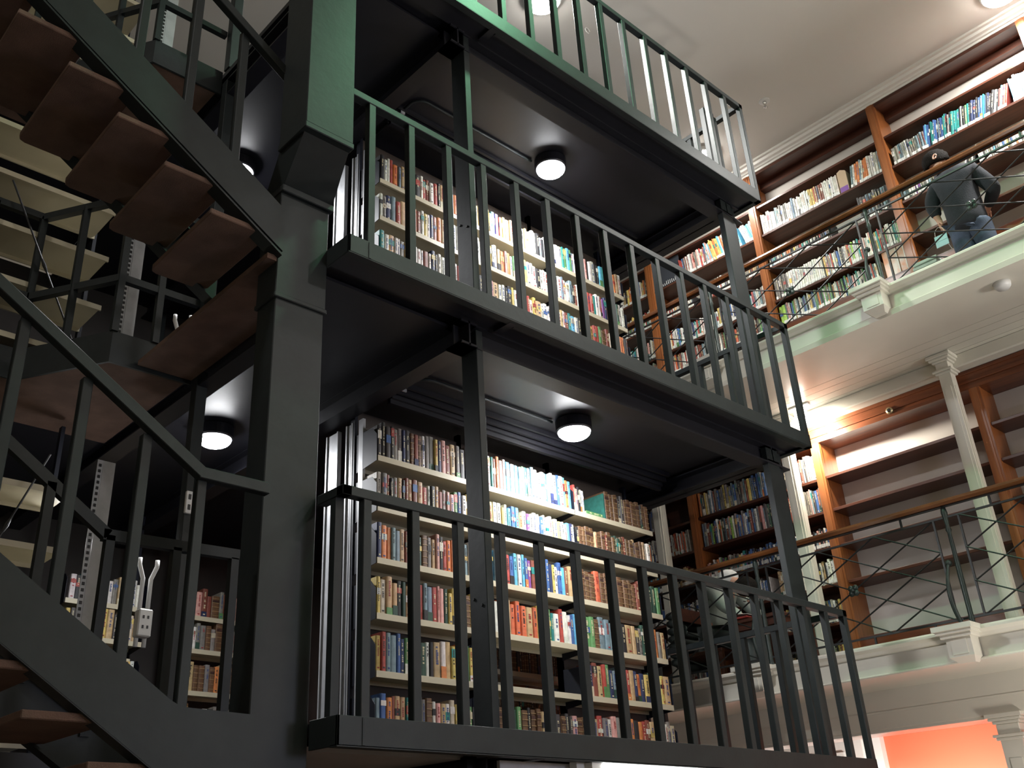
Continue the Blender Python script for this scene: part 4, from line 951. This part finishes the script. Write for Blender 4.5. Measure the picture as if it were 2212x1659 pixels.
skin('body', body, ed, SKIN, t)
cl = [(7.85, 5.40, 3.54, 0.15, 0.12), (7.85, 5.37, 3.74, 0.15, 0.12), (7.85, 5.29, 3.93, 0.16, 0.11), (7.86, 5.21, 4.03, 0.08), (7.68, 5.26, 3.94, 0.075), (7.64, 5.12, 3.73, 0.058), (7.73, 5.0, 3.64, 0.04), (8.04, 5.24, 3.94, 0.075), (8.08, 5.08, 3.73, 0.058), (7.99, 4.97, 3.64, 0.04)]
skin('shirt', cl, [(0,1),(1,2),(2,3),(2,4),(4,5),(5,6),(2,7),(7,8),(8,9)], SHIRT, t)
skin('hood', [(7.76, 5.14, 4.02, 0.06), (7.85, 5.22, 4.08, 0.08), (7.95, 5.12, 4.03, 0.06)], [(0,1),(1,2)], mat('white hood cloth', (0.62, 0.63, 0.62), 0.85, bump=0.3, bscale=30), t, root=1)
cl = [(7.85, 5.40, 3.52, 0.15, 0.12), (7.76, 5.34, 3.50, 0.10), (7.74, 4.97, 3.41, 0.072), (7.74, 4.99, 3.12, 0.06), (7.95, 5.34, 3.50, 0.10), (7.97, 4.97, 3.41, 0.072), (7.97, 5.01, 3.12, 0.06)]
skin('trousers', cl, [(0,1),(1,2),(2,3),(0,4),(4,5),(5,6)], PUFF, t)
cl = [(7.74, 5.0, 3.045, 0.045), (7.74, 4.93, 3.045, 0.042), (7.74, 4.86, 3.04, 0.034)]
skin('shoe', cl, [(0,1),(1,2)], SOCKET, t); skin('shoe', [(x+0.23, y+0.02, z, r_) for x, y, z, r_ in cl], [(0,1),(1,2)], SOCKET, t)
head_bits(t, (7.89, 5.03, 3.91), (0.05, -0.3, -0.95), (0.0, -0.95, 0.3))
# chair with a quilted jacket over its back
t = thing('chair', (7.85, 5.45, 3.0), 'dark wooden chair the seated person sits on', 'chair')
b_ = MB(); b_.box(7.63, 5.20, 3.36, 8.07, 5.66, 3.39); b_.build('seat', WOODD, t, bevel=0.005)
for (x, y) in ((7.65, 5.22), (8.05, 5.22), (7.65, 5.64), (8.05, 5.64)):
    b_ = MB(); b_.box(x-0.018, y-0.018, 3.0, x+0.018, y+0.018, 3.36); b_.build('leg', WOODD, t)
b_ = MB(); b_.box(7.635, 5.64, 3.43, 7.67, 5.67, 3.86); b_.box(8.03, 5.64, 3.43, 8.065, 5.67, 3.86); b_.box(7.67, 5.645, 3.72, 8.03, 5.665, 3.84); b_.build('backrest', WOODD, t)
t = thing('quilted_jacket', (7.85, 5.68, 3.3), 'dark green quilted jacket hung over the back of the chair', 'jacket')
b_ = MB()
for k in range(7):
    z = 3.32+0.075*k; b_.tube([(7.64, 5.70, z), (7.70, 5.725, z), (7.85, 5.735, z), (8.0, 5.725, z), (8.06, 5.70, z)], [0.03, 0.036, 0.038, 0.036, 0.03], 10)
b_.build('padded_back', PUFF, t, smooth=True)
for x in (7.60, 8.10):
    b_ = MB()
    for k in range(7): b_.lathe([(0.02, -0.036), (0.05, -0.02), (0.055, 0), (0.05, 0.02), (0.02, 0.036)], x, 5.68, 3.33+0.07*k, 10)
    b_.build('sleeve', PUFF, t, smooth=True)
t = thing('reading_desk', (7.9, 4.85, 3.0), 'dark wooden reading desk before the seated person on the lower balcony', 'desk')
b_ = MB(); b_.box(7.6, 4.55, 3.55, 8.2, 5.08, 3.58); b_.build('desk_top', WOODD, t, bevel=0.004)
b_ = MB(); b_.box(7.63, 4.58, 3.49, 8.17, 4.60, 3.55); b_.box(7.63, 5.04, 3.49, 8.17, 5.06, 3.55); b_.box(7.63, 4.58, 3.49, 7.65, 5.06, 3.55); b_.build('apron', WOODD, t)
for (x, y) in ((7.64, 4.59), (8.16, 4.59), (7.64, 5.04), (8.16, 5.04)):
    b_ = MB(); b_.box(x-0.02, y-0.02, 3.0, x+0.02, y+0.02, 3.55); b_.build('leg', WOODD, t)
b_ = MB(); b_.box(7.58, 4.86, 3.585, 7.8, 5.04, 3.60); tag(b_.build('red_folder', mat('red card', (0.4, 0.05, 0.04), 0.6), bevel=0.004, origin=(7.7, 4.95, 3.585)), 'red folder on the reading desk', 'folder')
b_ = MB(); b_.add([(7.56, 4.84, 3.605), (7.82, 4.84, 3.605), (7.82, 5.06, 3.64), (7.56, 5.06, 3.64), (7.56, 4.84, 3.608), (7.82, 4.84, 3.608), (7.82, 5.06, 3.643), (7.56, 5.06, 3.643)], [(0,3,2,1),(4,5,6,7),(0,1,5,4),(1,2,6,5),(2,3,7,6),(3,0,4,7)])
tag(b_.build('paper_sheets', SOCKET, origin=(7.7, 4.95, 3.6)), 'open white sheets of paper on the reading desk', 'paper')
